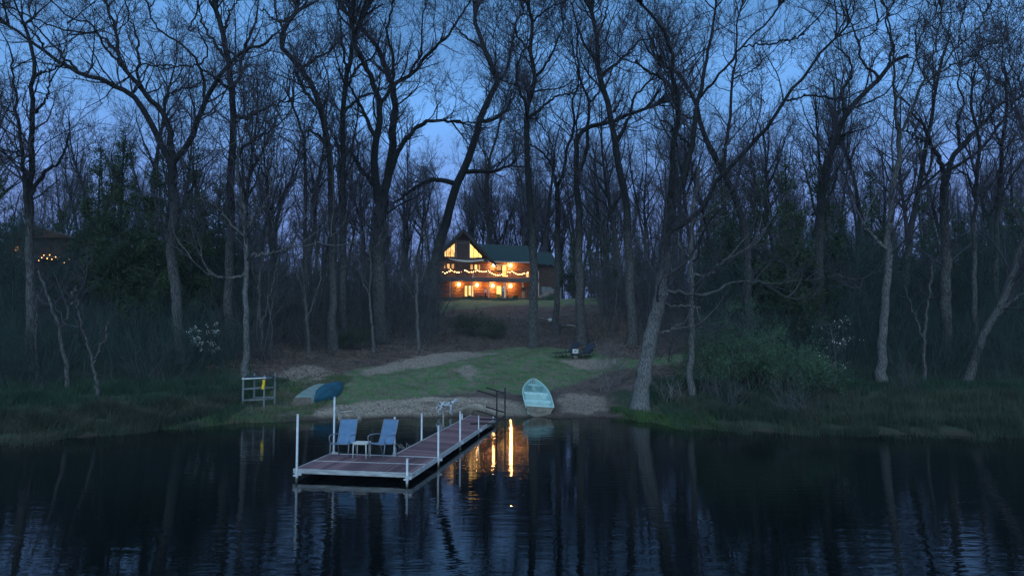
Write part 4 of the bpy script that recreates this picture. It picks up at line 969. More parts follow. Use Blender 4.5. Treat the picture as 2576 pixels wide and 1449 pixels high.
V = [(vsec(u)[0] * .65, 0, .02 + .48 * vsec(u)[1]) for u in np.linspace(-1, 1, 17)]
m = MB(); m.prism([(a, c_) for a, _, c_ in V], -.03, .0); m.build('transom', M['boatside'], rowb)
MB().box((.0, -.04, .30), (.42, .02, .10)).build('motor_plate', M['boatside'], rowb)
m = MB()
for s in (-1, 1): m.tube([(s * hw, y, zg + .005) for y, hw, zk, zg in st], .022, 6)
m.tube([(-.65, -.01, .505), (.65, -.01, .505)], .024, 6); m.build('gunwale', M['boatlight'], rowb, True)
for (y0, dy, wdt, z) in ((.17, .34, 1.16, .41), (1.0, .30, 1.28, .39), (2.0, .32, 1.22, .41)):
    m = MB(); m.box((0, y0, z), (wdt, dy, .03)); m.box((0, y0 - dy / 2 + .012, z - .165), (wdt * .93, .02, .30)); m.box((0, y0 + dy / 2 - .012, z - .165), (wdt * .93, .02, .30)); m.build('bench', M['boatlight'], rowb, bevel=.008)
m = MB(); m.add([(-.36, 2.82, .53), (.36, 2.82, .53), (.28, 3.02, .56), (-.28, 3.02, .56), (-.36, 2.82, .51), (.36, 2.82, .51), (.28, 3.02, .54), (-.28, 3.02, .54)], [(0, 1, 2, 3), (7, 6, 5, 4), (0, 4, 5, 1), (1, 5, 6, 2), (2, 6, 7, 3), (3, 7, 4, 0)]); m.build('bow_seat', M['boat'], rowb)
m = MB(); m.tube([(-.05, 2.15, .43), (-.04, 2.6, .35), (-.06, 3.0, .585), (-.03, 3.5, .66)], .012, 6); m.build('bow_line', M['rope'], rowb)
m = MB()
for s in (-1, 1): m.tube([(s * .60, 2.1, .45), (s * .35, 2.5, .2), (s * .2, 2.8, .25)], .012, 6)
m.build('rib', M['boatlight'], rowb)
# overturned skiff
g0 = at_g(*z3(1210, 872)); g1 = at_g(*z3(1560, 560))
yaw = math.atan2(-(g1[0] - g0[0]), (g1[1] - g0[1]))
sk = empty('skiff', (float(g0[0]), float(g0[1]), float(g0[2])), yaw, 'pale green skiff lying upside down on the grass beneath the teal canoe', 'boat')
def rsec(u): a = abs(u); return math.copysign(min(1, a / .55) if a < .55 else 1 , u) * (.82 + .18 * min(1, max(0, (a - .5) / .5))), (max(0, a - .5) / .5)
sst = [(0, .50, .40, .0), (.8, .52, .42, .0), (1.6, .52, .42, .0), (2.4, .46, .42, .0), (3.1, .36, .42, .02), (3.6, .24, .40, .10), (3.85, .17, .36, .2)]
hull(sst, rsec, M['skiff'], 'hull', sk, smooth=False)
m = MB(); m.prism([(rsec(u)[0] * .50, .40 - .40 * rsec(u)[1]) for u in np.linspace(-1, 1, 17)], -.02, .0); m.build('transom', M['skiffend'], sk)
m = MB()
for s in (-.28, 0, .28): m.tube([(s * (1 - .55 * (y / 3.9)), y, zk + .015) for y, hw, zk, zg in sst], .012, 5)
m.build('strake', M['skiff'], sk)
sk.rotation_euler = (math.radians(6), math.radians(0), yaw)
# teal canoe resting over the skiff, keel toward the camera
c0 = Vector(at_y(*z3(1378, 800), float(g0[1]) + .15)); c1 = Vector(at_y(*z3(1918, 470), float(g0[1]) + 3.6))
cL = (c1 - c0).length
cn_ = empty('canoe', tuple((c0 + c1) / 2), 0, 'teal canoe tipped on its side against the upturned skiff', 'canoe')
yv = (c1 - c0).normalized(); dn = Vector((0, 0, -1)); ky = (Vector((.42, -.55, .62))); ky = (ky - yv * ky.dot(yv)).normalized()  # keel direction
xv = yv.cross(-ky); R_ = Matrix((xv, yv, -ky)).transposed()
cn_.rotation_euler = R_.to_euler()
def csec(u): a = u * PI / 2; return math.sin(a) * (1 if True else 1), 1 - math.cos(a) ** .7 if abs(u) < 1 else 1.
cst = []
for i in range(15):
    q = -1 + 2 * i / 14; y = q * cL / 2; hw = .50 * (1 - abs(q) ** 1.7) + .006; rk = .10 * abs(q) ** 6 * 3; cst.append((y, hw, .0 + rk, .36 + .12 * abs(q) ** 3))
hull([(y, hw, zk - .24, zg - .20) for y, hw, zk, zg in cst], csec, M['canoe'], 'hull', cn_, .015)
m = MB(); m.tube([(0, y, zk - .245) for y, hw, zk, zg in cst], .016, 6); m.build('keel', M['canoedark'], cn_)
m = MB()
for s in (-1, 1): m.tube([(s * hw, y, zg - .24) for y, hw, zk, zg in cst], .016, 6)
m.build('gunwale', M['canoe'], cn_, True)
# ---- grey wooden rack with oar and yellow vest
wr_pts = {k: at_g(*z3(x, y)) for k, (x, y) in dict(a=(184, 862), c=(545, 912), d=(728, 842)).items()}
wa, wc, wd_ = [Vector(wr_pts[k]) for k in 'acd']; wb = wa + wd_ - wc
wrk = empty('wooden_rack', tuple(wa), 0, 'grey lumber boat rack on the grass left of the canoe', 'rack'); zb = wa.z - .1
hh = {'a': 1.32, 'b': 1.42, 'c': 1.38, 'd': 1.45}
pp_ = dict(a=wa, b=wb, c=wc, d=wd_)
for k_, p_ in pp_.items():
    q = p_ - wa; MB().beam((q.x, q.y, q.z - .15), (q.x, q.y, hh[k_]), .07, .07).build('post', M['lumber'], wrk)
def wbar(a, b_, z0, z1): 
    qa = pp_[a] - wa; qb = pp_[b_] - wa; MB().beam((qa.x, qa.y - .045, z0), (qb.x, qb.y - .045, z1), .035, .07).build('rail', M['lumber'], wrk)
wbar('a', 'c', .22, .26); wbar('c', 'd', .26, .24); wbar('a', 'b', .22, .22); wbar('a', 'c', .74, .80); wbar('b', 'd', .74, .76); wbar('c', 'd', .78, .76); wbar('a', 'b', .74, .74); wbar('a', 'b', 1.2, 1.22); wbar('c', 'd', 1.24, 1.24); wbar('b', 'd', .28, .30)
MB().beam(wa + Vector((-.03, -.10, 1.22)), wc + Vector((.1, -.1, 1.42)), .06, .05).build('pole', M['whitepaint']); tag(bpy.data.objects['pole'], 'white painted pole lying across the top of the grey rack', 'pole')
o = MB().beam(wa + Vector((0, .35, 1.30)), wd_ + Vector((.0, -.05, 1.30)), .34, .05).build('plank', M['canoedark']); tag(o, 'dark teal board lying on top of the grey rack', 'board')
o = MB().tube([wc + Vector((.05, -.05, 1.12)), wd_ + Vector((.12, 0, 1.18))], .014, 6).build('paddle_shaft', M['black']); tag(o, 'thin black paddle shaft hung across the grey rack', 'paddle')
m = MB(); m.box(wc + Vector((0, -.09, 1.20)), (.11, .07, .24)); m.box(wc + Vector((-.02, -.10, .98)), (.12, .08, .20)); m.box(wc + Vector((-.01, -.125, 1.09)), (.125, .02, .035)); o = m.build('life_vest', M['yellow'], bevel=.025); tag(o, 'yellow life vest hanging on the grey wooden rack', 'life vest')
# ---- boards on the beach, stake, branch
def plank(a, b_, wd, th, label, mt_='board'):
    A = at_g(*z2(*a)); B = at_g(*z2(*b_)); o = MB().beam(A + np.array([0, 0, .05]), B + np.array([0, 0, .07]), wd, th).build('beach_board', M[mt_], bevel=.01); tag(o, label, 'board')
plank((622, 437), (668, 582), .15, .13, 'short weathered board on the sand, left of the pair')
plank((792, 437), (886, 583), .15, .13, 'longer weathered board slanting into the water, right of the pair')
plank((650, 497), (830, 488), .06, .06, 'thin pale stick lying between the two beach boards', 'driftwood')
b0 = at_z(*z2(1812, 655), 0); o = MB().tube([(b0[0], b0[1], -.6), (b0[0], b0[1], at_y(*z2(0, 470), b0[1])[2])], .035, 8).build('stake', M['board'], None, True); tag(o, 'grey wooden stake standing in the shallows below the dog', 'stake')
rg2 = np.random.default_rng(5); b0 = at_z(*z2(1400, 885), 0)
m = MB()
for i in range(13):
    a = b0 + np.array([rg2.uniform(-.25, .2), rg2.uniform(-.1, .1), -.05]); d = np.array([rg2.uniform(-.28, .25), rg2.uniform(-.15, .15), rg2.uniform(.08, .26)]); m.tube([a, a + d * .6 + np.array([0, 0, .02]), a + d], [.008, .006, .004], 5)
o = m.build('dead_branch', M['driftwood']); tag(o, 'bleached dead branch poking from the water beside the walkway', 'branch')
b0 = at_z(*z4(1590, 915), 0); o = MB().tube([(b0[0], b0[1], -.1), (b0[0] + .02, b0[1], .06), (b0[0] + .06, b0[1] + .02, .15)], [.02, .025, .006], 6).build('stick', M['terracotta']); tag(o, 'small reddish stick poking from the water left of the rowboat', 'stick')

# ------------------------------------------------------------------ remeshed bodies
def solidbody(name, m, mt_, parent, vox=.01, it=4):
    o = m.build(name, mt_, parent, True); r = o.modifiers.new('remesh', 'REMESH'); r.mode = 'VOXEL'; r.voxel_size = vox; r.use_smooth_shade = True
    s = o.modifiers.new('smooth', 'SMOOTH'); s.iterations = it; s.factor = .5; return o
# ---- dog, standing, head to the right
dg = at_g(*z4(300, 735)); dog = empty('dog', (float(dg[0]) - .02, float(dg[1]), float(dg[2])), 0, 'grey and white prick eared dog standing at the water edge', 'dog')
m = MB()
m.tube([(-.33, 0, .47), (-.20, 0, .475), (-.02, 0, .45), (.12, 0, .46), (.24, 0, .49)], [.11, .12, .12, .14, .115], 12)
m.ell((.14, 0, .43), (.13, .105, .15)); m.ell((-.28, 0, .45), (.11, .095, .12))
m.tube([(.20, 0, .51), (.29, 0, .58), (.37, 0, .645)], [.095, .078, .065], 10)
m.ell((.39, 0, .655), (.075, .06, .062)); m.tube([(.42, 0, .64), (.50, 0, .61), (.535, 0, .60)], [.048, .032, .024], 9)
for s in (-1, 1):
    m.tube([(.375, s * .035, .69), (.365, s * .045, .74), (.36, s * .045, .78)], [.030, .020, .005], 6)
    fx = .20 if s < 0 else .13
    m.tube([(.17, s * .07, .42), (fx - .02, s * .075, .26), (fx, s * .075, .13), (fx - .01, s * .075, .03)], [.07, .045, .034, .030], 8); m.ell((fx + .02, s * .075, .02), (.045, .028, .022))
    bx = -.36 if s < 0 else -.30
    m.tube([(-.30, s * .065, .42), (-.25, s * .075, .29), (bx - .06, s * .075, .17), (bx - .02, s * .075, .04)], [.095, .065, .036, .030], 8); m.ell((bx + .01, s * .075, .02), (.045, .028, .022))
m.tube([(-.38, 0, .50), (-.46, 0, .42), (-.50, 0, .30), (-.48, 0, .22)], [.035, .04, .038, .012], 8)
solidbody('body', m, M['fur'], dog, .009, 3)
MB().ell((.54, 0, .605), (.014, .016, .012)).build('nose', M['furdark'], dog)
for s in (-1, 1): MB().ell((.435, s * .042, .672), (.010, .006, .009)).build('eye', M['furdark'], dog)
m = MB(); m.ell((-.31, -.085, .50), (.07, .035, .05)); m.ell((-.10, -.10, .53), (.06, .02, .03)); m.ell((.16, -.115, .53), (.05, .02, .05)); m.build('saddle_patch', M['furdark'], dog, True)

# ---- people
def person(loc, rz, H, label, top, legs, hairm, pose='arms_down', longhair=False):
    k = H / 1.75; root = empty('person', loc, rz, label, 'person'); root.scale = (k, k, k)
    m = MB(); hip = .92
    # joints: facing -y
    arms = {'arms_down': [((.19, 0, 1.40), (.23, .02, 1.13), (.22, -.08, .90))] * 2,
            'pockets': [((.19, 0, 1.40), (.27, .06, 1.14), (.18, -.09, .95))] * 2,
            'holding': [((.18, 0, 1.40), (.22, -.02, 1.13), (.12, -.24, 1.08)), ((.18, 0, 1.40), (.22, .02, 1.12), (.10, -.22, 1.12))]}[pose]
    m.tube([(0, 0, .90), (0, .01, 1.05), (0, 0, 1.22), (0, 0, 1.36), (0, .01, 1.44)], [.135, .115, .135, .15, .075], 12)
    m.tube([(-.17, 0, 1.40), (0, 0, 1.41), (.17, 0, 1.40)], [.055, .07, .055], 8)
    m.tube([(0, .01, 1.42), (0, -.005, 1.54)], [.055, .05], 8)
    m.ell((0, -.01, 1.635), (.075, .095, .115), 14, 10); m.ell((0, -.055, 1.58), (.05, .045, .045)); m.tube([(0, -.098, 1.655), (0, -.122, 1.618)], [.010, .016], 6)
    for s in (-1, 1):
        m.ell((s * .078, 0, 1.63), (.012, .02, .03))
        sh, el, wr = [Vector((s * a, b_, c_)) for a, b_, c_ in arms[0 if s < 0 else 1]]
        m.tube([sh, el, wr], [.052, .040, .028], 8)
        d = (wr - el).normalized(); pc = wr + d * .045; sd = Vector((0, 1, 0)) if abs(d.y) < .8 else Vector((1, 0, 0)); nn = d.cross(sd).normalized(); sd = nn.cross(d)
        Rm = Matrix((sd, nn, d)).transposed(); m.ell(pc, (.042, .018, .055), R=Rm)
        for i, (w_, ln) in enumerate(((-.03, .062), (-.01, .075), (.011, .070), (.03, .055))):
            b0 = pc + sd * w_ + d * .04; m.tube([b0, b0 + d * ln * .55 - nn * .006 * (i + 1), b0 + d * ln * .95 - nn * .02], [.0095, .009, .007], 6)
        b0 = pc - sd * .03 - d * .015; m.tube([b0, b0 - sd * .025 + d * .03, b0 - sd * .025 + d * .055], [.012, .010, .008], 6)
        fx = s * .10; m.tube([(s * .085, 0, .92), (s * .095, -.01, .50), (fx, .02, .09)], [.088, .060, .040], 10); m.ell((fx, -.04, .045), (.045, .12, .042))
    solidbody('body', m, M['skin'], root, .008, 2)
    t_ = MB(); t_.tube([(0, 0, .86), (0, .01, 1.05), (0, 0, 1.22), (0, 0, 1.36), (0, .01, 1.455)], [.155, .14, .155, .165, .08], 14); t_.tube([(-.18, 0, 1.40), (0, 0, 1.41), (.18, 0, 1.40)], [.07, .085, .07], 10)
    for s in (-1, 1):
        sh, el, wr = [Vector((s * a, b_, c_)) for a, b_, c_ in arms[0 if s < 0 else 1]]; t_.tube([sh, el, el.lerp(wr, .75)], [.068, .056, .045], 10)
    solidbody('shirt', t_, M[top], root, .012, 2)
    l_ = MB(); l_.tube([(0, 0, .84), (0, 0, .97)], [.14, .145], 12)
    for s in (-1, 1): l_.tube([(s * .08, 0, .90), (s * .095, -.01, .50), (s * .10, .02, .08)], [.105, .080, .060], 10)
    solidbody('trousers', l_, M[legs], root, .012, 2)
    h_ = MB(); h_.ell((0, .018, 1.665), (.086, .098, .108), 14, 10)
    if longhair: h_.tube([(0, .06, 1.66), (0, .085, 1.50), (0, .07, 1.40)], [.075, .07, .04], 10)
    h_.build('hair', M[hairm], root, True)
    for s in (-1, 1):
        sh_ = MB(); sh_.ell((s * .10, -.045, .04), (.052, .135, .045)); sh_.box((s * .10, -.04, .012), (.09, .24, .022)); sh_.build('shoe', M['shoe'], root)
        MB().ell((s * .03, -.098, 1.645), (.012, .006, .008), 8, 5).build('eye', M['hair'], root)
    MB().box((0, -.100, 1.585), (.045, .012, .008)).build('mouth', M['pinkcloth'], root)
    return root

# ------------------------------------------------------------------ loungers on the lawn
def lounger(loc, rz, label):
    root = empty('lounger', loc, rz, label, 'lounge chair', 'loungers on the lawn')   # foot end toward -y
    prof = [(-1.15, .30), (-.6, .34), (0, .34), (.20, .36), (.45, .66), (.70, .98)]
    V = [(x, y, z) for y, z in prof for x in (-.31, .31)] + [(x, y, z - .03) for y, z in prof for x in (-.31, .31)]; n = len(prof)
    Fs = [(2 * i, 2 * i + 1, 2 * i + 3, 2 * i + 2) for i in range(n - 1)] + [(2 * n + 2 * i + 2, 2 * n + 2 * i + 3, 2 * n + 2 * i + 1, 2 * n + 2 * i) for i in range(n - 1)]
    MB().add(V, Fs).build('sling', M['loung'], root)
    m = MB()
    for s in (-1, 1): m.tube([(s * .32, y, z - .015) for y, z in prof], .022, 8)
    for y, z in (prof[0], prof[-1], prof[2]): m.tube([(-.32, y, z - .02), (.32, y, z - .02)], .02, 8)
    m.build('frame', M['black'], root, True)
    for s in (-1, 1):
        MB().tube([(s * .34, .05, .34), (s * .36, -.02, .52), (s * .36, .08, .58), (s * .36, .32, .57), (s * .34, .42, .50)], .022, 8).build('armrest', M['black'], root, True)
        for y0, y1 in ((-.85, -.80), (.10, .02), (.62, .40)): MB().tube([(s * .36, y0, 0), (s * .33, y1, .34)], .02, 8).build('leg', M['black'], root, True)
g = at_g(*z5(700, 1225)); lounger(tuple(g), -.95, 'navy lounger on the lawn, left of the white box')
g = at_g(*z5(1010, 1250)); lounger(tuple(g), -.75, 'navy lounger on the lawn, right of the white box')
g = at_g(*z5(830, 1238)); bx = empty('white_box', tuple(g), -.2, 'white box shaped stand with a dark mark between the two loungers', 'stand')
m = MB(); m.box((0, 0, .40), (.36, .30, .30)); m.box((-.14, 0, .13), (.07, .26, .26)); m.build('cabinet', M['whitepaint'], bx, bevel=.02)
m = MB(); m.prism([(-.09, .47), (-.05, .43), (.0, .44), (.07, .48), (.10, .47), (.04, .41), (.01, .36), (-.03, .40)], -.158, -.152); m.build('mark', M['black'], bx)
g = at_g(*z5(838, 1252)); o = MB().tube([(0, 0, 0), (0, 0, .22)], [.10, .13], 14).build('bucket', M['paletrim'], None, True); o.location = tuple(g); tag(o, 'small pale bucket on the grass under the white box', 'bucket')
g = at_g(*z5(338, 545)); o = MB().tube([(0, 0, 0), (0, 0, .34)], [.19, .21], 14).build('pail', M['whitepaint'], None, True); o.location = tuple(g); tag(o, 'white pail on the leafy bank below the house', 'pail')
A = at_g(*z5(105, 480)); B = at_g(*z5(310, 528)); o = MB().tube([A + np.array([0, 0, .1]), B + np.array([0, 0, .12])], [.04, .055], 8).build('birch_log', M['board'], None, True); tag(o, 'pale fallen log reaching to the white pail on the bank', 'log')
A = at_g(*z5(560, 645)); B = at_g(*z5(840, 655)); o = MB().tube([A + np.array([0, 0, .1]), (A + B) / 2 + np.array([0, 0, .16]), B + np.array([0, 0, .1])], [.08, .1, .09], 8).build('rotten_log', M['board'], None, True); tag(o, 'grey fallen log on the bank behind the bent top tree', 'log')

# ------------------------------------------------------------------ the house
def z1(x, y): return (1260 + x / 5.574) * .8587, (640 + y / 5.574) * .8587
AL = math.radians(13)
O_ = at_y(*z1(900, 1312), 98.0)
OZ = O_[2]
ux, uy = math.cos(AL), math.sin(AL)           # along the facade
ox, oy = -math.sin(AL), math.cos(AL)          # into the house
def fl(x, y, dep=0.):
    """zoom pixel -> local (u, z) on the plane local y = dep"""
    d = ray(*z1(x, y)); c0_ = (O_[0] + ox * dep, O_[1] + oy * dep)
    # point t*d with ((p - c0) . (ox,oy)) = 0
    t_ = (c0_[0] * ox + c0_[1] * oy) / (d[0] * ox + d[1] * oy)
    X_, Y_ = d[0] * t_ - O_[0], d[1] * t_ - O_[1]
    return X_ * ux + Y_ * uy, HC + d[2] * t_ - OZ
house = empty('house', (O_[0], O_[1], OZ), AL, 'log sided lakeside house with lit windows and green roofs', 'house')
HL = lambda u, dep, z: Vector((O_[0] + ux * u + ox * dep, O_[1] + uy * u + oy * dep, OZ + z))
uL = fl(195, 900)[0]; uR = fl(1720, 900)[0]; uG = fl(985, 690)[0]
apx, apz = fl(530, 215); _, ez = fl(990, 705); hw_ = uG - apx; uLg = apx - hw_
floor2 = fl(900, 968)[1]
rows = [0]
wall_top = ez
openings = []
def op(x0, y0, x1, y1): 
    a = fl(x0, y1); b_ = fl(x1, y0); openings.append((a[0], b_[0], a[1], b_[1])); return a[0], b_[0], a[1], b_[1]
W_upL = [fl(232, 630), fl(405, 633), fl(405, 400), fl(232, 545)]
W_upR = [fl(648, 645), fl(848, 648), fl(848, 612), fl(648, 403)]
mids = [op(222, 735, 255, 825), op(268, 735, 330, 825), op(342, 737, 397, 827), op(650, 745, 705, 840), op(718, 747, 777, 842), op(783, 748, 824, 842)]
door2a = op(1080, 768, 1167, 852); door2b = op(1172, 768, 1252, 966); door2c = op(1558, 880, 1617, 970)
d1a = op(557, 1092, 614, 1280); d1b = op(620, 1092, 712, 1280); d1c = op(1077, 1097, 1168, 1312); d1d = op(1172, 1100, 1238, 1312); d1e = op(1575, 1105, 1632, 1305)
pitch = (apz - ez) / hw_
gl = lambda z: (uLg + .05 + max(0, (z - ez) / pitch), uG - max(0, (z - ez) / pitch))
def tri_x(poly, z):
    """span of a trapezoid window polygon at height z"""
    xs = []
    for i in range(len(poly)):
        (a, b_), (c_, d_) = poly[i], poly[(i + 1) % len(poly)]
        if (b_ > z) != (d_ > z): xs.append(a + (c_ - a) * (z - b_) / (d_ - b_))
    return (min(xs), max(xs)) if len(xs) > 1 else None
m = MB(); mg = MB(); lp_ = .21; z = lp_ / 2
while z < apz - .1:
    xl, xr = (uLg, uR) if z < ez - .05 else gl(z)
    cuts = [(a, b_) for a, b_, c_, d_ in openings if c_ - .02 < z < d_ + .02]
    for W_ in (W_upL, W_upR):
        q = tri_x(W_, z)
        if q: cuts.append((q[0], q[1]))
    cuts.sort(); x = xl; segs = []
    for a, b_ in cuts:
        if a > x + .03: segs.append((x, a))
        x = max(x, b_)
    if x < xr - .03: segs.append((x, xr))
    for a, b_ in segs:
        V = []; 
        for xx in (a, b_):
            for th_ in np.linspace(-PI / 2, PI / 2, 6): V.append((xx, .0 - .075 * math.cos(th_), z + lp_ / 2 * math.sin(th_)))
        Fs = [(i, i + 1, 7 + i, 6 + i) for i in range(5)] + [(0, 1, 2, 3, 4, 5), (11, 10, 9, 8, 7, 6)]
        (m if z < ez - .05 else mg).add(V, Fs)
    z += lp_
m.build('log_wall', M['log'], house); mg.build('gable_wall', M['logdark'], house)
# dark body behind the cladding, split round nothing: set back so panes sit in front
DEP = 8.5
m = MB(); m.box(((uLg + uR) / 2, .35 + DEP / 2, ez / 2), (uR - uLg - .02, DEP, ez - .04)); m.build('house_core', M['trim'], house)
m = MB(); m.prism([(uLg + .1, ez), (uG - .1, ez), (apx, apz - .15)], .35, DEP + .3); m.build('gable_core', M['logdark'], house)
# roofs
def slab(a, b_, y0, y1, th, name, mt_):
    """sloping slab from (x,z) a to b, between depths y0..y1"""
    (xa, za), (xb, zb_) = a, b_; L = math.hypot(xb - xa, zb_ - za); nx_, nz_ = -(zb_ - za) / L * th, (xb - xa) / L * th
    if nz_ < 0: nx_, nz_ = -nx_, -nz_
    MB().prism([(xa, za), (xb, zb_), (xb + nx_, zb_ + nz_), (xa + nx_, za + nz_)], y0, y1).build(name, mt_, house)
ov = .55
slab((apx - .0, apz + .02), (uG + ov, ez - ov * pitch), -1.0, DEP + .6, .22, 'roof', M['roof'])
slab((apx, apz + .02), (uLg - ov, ez - ov * pitch), -1.0, DEP + .6, .22, 'roof', M['roof'])
for sgn, ue in ((1, uG), (-1, uLg)):
    slab((apx, apz - .26), (ue + sgn * ov, ez - ov * pitch - .28), -1.03, -.95, .22, 'barge_board', M['trim'])
# wing roof: ridge parallel to the facade
wr0 = fl(860, 441, 4.2)[1]; we = fl(1300, 712, -.6)[1]; wend = fl(1708, 700)[0]
def slope(u0, u1, ze, ye, zr, yr, th, name):
    V = [(u0, ye, ze), (u1, ye, ze), (u1, yr, zr), (u0, yr, zr)]; V += [(a, b_, c_ + th) for a, b_, c_ in V]
    MB().add(V, [(0, 3, 2, 1), (4, 5, 6, 7), (0, 1, 5, 4), (1, 2, 6, 5), (2, 3, 7, 6), (3, 0, 4, 7)]).build(name, M['roof'], house)
slope(apx + .6, wend, we, -.6, wr0, 4.2, .16, 'roof'); slope(apx + .6, wend, we - .05, 9.2, wr0, 4.2, .16, 'roof')
MB().box(((uG + wend) / 2 + .2, -.64, we - .0), (wend - uG - .2, .05, .17)).build('fascia', M['paletrim'], house)
# garage wing
gu0, gu1 = fl(1640, 760, 2)[0], fl(2040, 760, 2)[0]; gr = fl(1800, 570, 5)[1]; ge = fl(1800, 758, 1.4)[1]
slope(gu0 - .2, gu1 + .3, ge, 1.4, gr, 5, .16, 'roof'); slope(gu0 - .2, gu1 + .3, ge, 8.6, gr, 5, .16, 'roof')
m = MB(); m.box(((gu0 + gu1) / 2, 5.0, ge / 2 + .9), (gu1 - gu0, 6, ge - 1.8)); m.build('garage_wall', M['logdark'], house)
m = MB(); vp = fl(868, 455, 2.5); m.tube([(vp[0], 3.6, vp[1] - .6), (vp[0], 3.6, vp[1] + .25)], .07, 8); m.build('vent_pipe', M['paletrim'], house)
# chimney chase bay with pale corner posts
ca, cb = fl(420, 650), fl(635, 405)
m = MB(); z = floor2 + .1
while z < cb[1] + .1: m.box(((ca[0] + cb[0]) / 2, -.18, z), (cb[0] - ca[0], .24, .17)); z += .18
m.build('chimney_bay', M['logdark'], house)
for q in (417, 636): a = fl(q, 650); b_ = fl(q, 360); MB().box((a[0], -.34, (a[1] + b_[1]) / 2), (.09, .08, b_[1] - a[1])).build('corner_post', M['paletrim'], house)
m = MB()
for q in (377, 407): a = fl(417, q); b_ = fl(636, q); m.box(((a[0] + b_[0]) / 2, -.33, a[1]), (b_[0] - a[0] - .1, .03, .035))
m.build('tie_bar', M['paletrim'], house)
# windows
def win(r, pm, mull=0, name='window'):
    a, b_, c_, d_ = r; f = MB(); w_ = .06
    f.box(((a + b_) / 2, -.05, c_ + w_ / 2), (b_ - a, .10, w_)); f.box(((a + b_) / 2, -.05, d_ - w_ / 2), (b_ - a, .10, w_))
    for xx in (a + w_ / 2, b_ - w_ / 2): f.box((xx, -.05, (c_ + d_) / 2), (w_, .10, d_ - c_ - 2 * w_))
    for i in range(mull): f.box((a + (b_ - a) * (i + 1) / (mull + 1), -.05, (c_ + d_) / 2), (.05, .09, d_ - c_ - 2 * w_))
    fo = f.build(name, M['trim'], house)
    MB().box(((a + b_) / 2, .05, (c_ + d_) / 2), (b_ - a - w_, .02, d_ - c_ - w_)).build('pane', pm, fo)
    return fo
for i, r in enumerate(mids): win(r, M['pane'] if i in (1, 4) else M['pane_soft'])
win(door2a, M['pane_soft']); win(door2b, M['pane_bright'], name='glass_door'); win(door2c, M['pane'], name='glass_door')
win(d1a, M['pane'], name='glass_door'); win(d1b, M['pane'], 0, name='glass_door'); win(d1c, M['pane_bright'], name='glass_door'); win(d1d, M['pane'], name='glass_door')
a, b_, c_, d_ = d1e; MB().box(((a + b_) / 2, -.02, (c_ + d_) / 2), (b_ - a, .06, d_ - c_)).build('door', M['deckgrey'], house)
def trap(poly, nm, pm):
    f = MB(); n = len(poly)
    for i in range(n):
        p0 = poly[i]; p1 = poly[(i + 1) % n]; f.beam((p0[0], -.05, p0[1]), (p1[0], -.05, p1[1]), .07, .10, up=(0, 1, 0))
    for q in nm:
        sp = [(z_, tri_x(poly, z_)) for z_ in np.linspace(poly[0][1] + .02, max(pp[1] for pp in poly) - .02, 40)]
        zz = [z_ for z_, s_ in sp if s_ and s_[0] < q < s_[1]]
        if zz: f.box((q, -.05, (min(zz) + max(zz)) / 2), (.07, .09, max(zz) - min(zz)))
    fo = f.build('gable_window', M['trim'], house); MB().prism(poly, .03, .05).build('pane', pm, fo)
trap(W_upL, [fl(335, 600)[0], fl(266, 600)[0]], M['pane']); trap(W_upR, [fl(713, 600)[0], fl(783, 600)[0]], M['pane_bright'])
a = fl(1080, 756); b_ = fl(1250, 756); MB().box(((a[0] + b_[0]) / 2, -.11, a[1]), (b_[0] - a[0], .08, .10)).build('header', M['paletrim'], house)
# deck
dd = -2.6; dl = fl(150, 1000, dd)[0]; dr = fl(1778, 1000, dd)[0]; dzt = fl(900, 962, dd)[1]; dzb = fl(900, 1030, dd)[1]
deck = MB().box(((dl + dr) / 2, dd / 2 - .09, dzt - .03), (dr - dl, -dd - .2, .05)).build('deck_floor', M['deckgrey'], house)
m = MB(); m.box(((dl + dr) / 2, dd, (dzt + dzb) / 2 + .05), (dr - dl, .06, (dzt - dzb) * .62)); m.box(((dl + dr) / 2, dd + .12, dzb + .05), (dr - dl, .14, .20)); m.build('rim_beam', M['deckgrey'], deck)
m = MB(); x = dl + .3
while x < dr: m.box((x, dd / 2, dzt - .15), (.05, -dd - .3, .18)); x += .6
m.build('joists', M['logdark'], deck)
rz_ = fl(900, 857, dd)[1]; 
m = MB(); m.box(((dl + dr) / 2, dd + .03, rz_), (dr - dl, .09, .05)); m.box(((dl + dr) / 2, dd + .03, dzt + .1), (dr - dl, .05, .06))
x = dl + .08
while x < dr - .05: m.box((x, dd + .03, (rz_ + dzt) / 2 + .04), (.03, .03, rz_ - dzt - .15)); x += .14
x = dl
m.build('railing', M['log'], deck)
for q in (205, 440, 568, 776, 950, 1170, 1340, 1510, 1640, 1772):
    a = fl(q, 900, dd)[0]; MB().box((a, dd + .03, (rz_ + dzt) / 2 + .05), (.09, .09, rz_ - dzt + .12)).build('railing_post', M['paletrim'] if q == 1772 else M['deckgrey'], deck)
for q in (330, 682, 960, 1213, 1237, 1516, 1776):
    a = fl(q, 1150, dd)[0]; hgt = dzb + .02; MB().box((a, dd + .12, hgt / 2 - .1), (.13, .13, hgt + .2)).build('deck_post', M['paletrim'], deck)
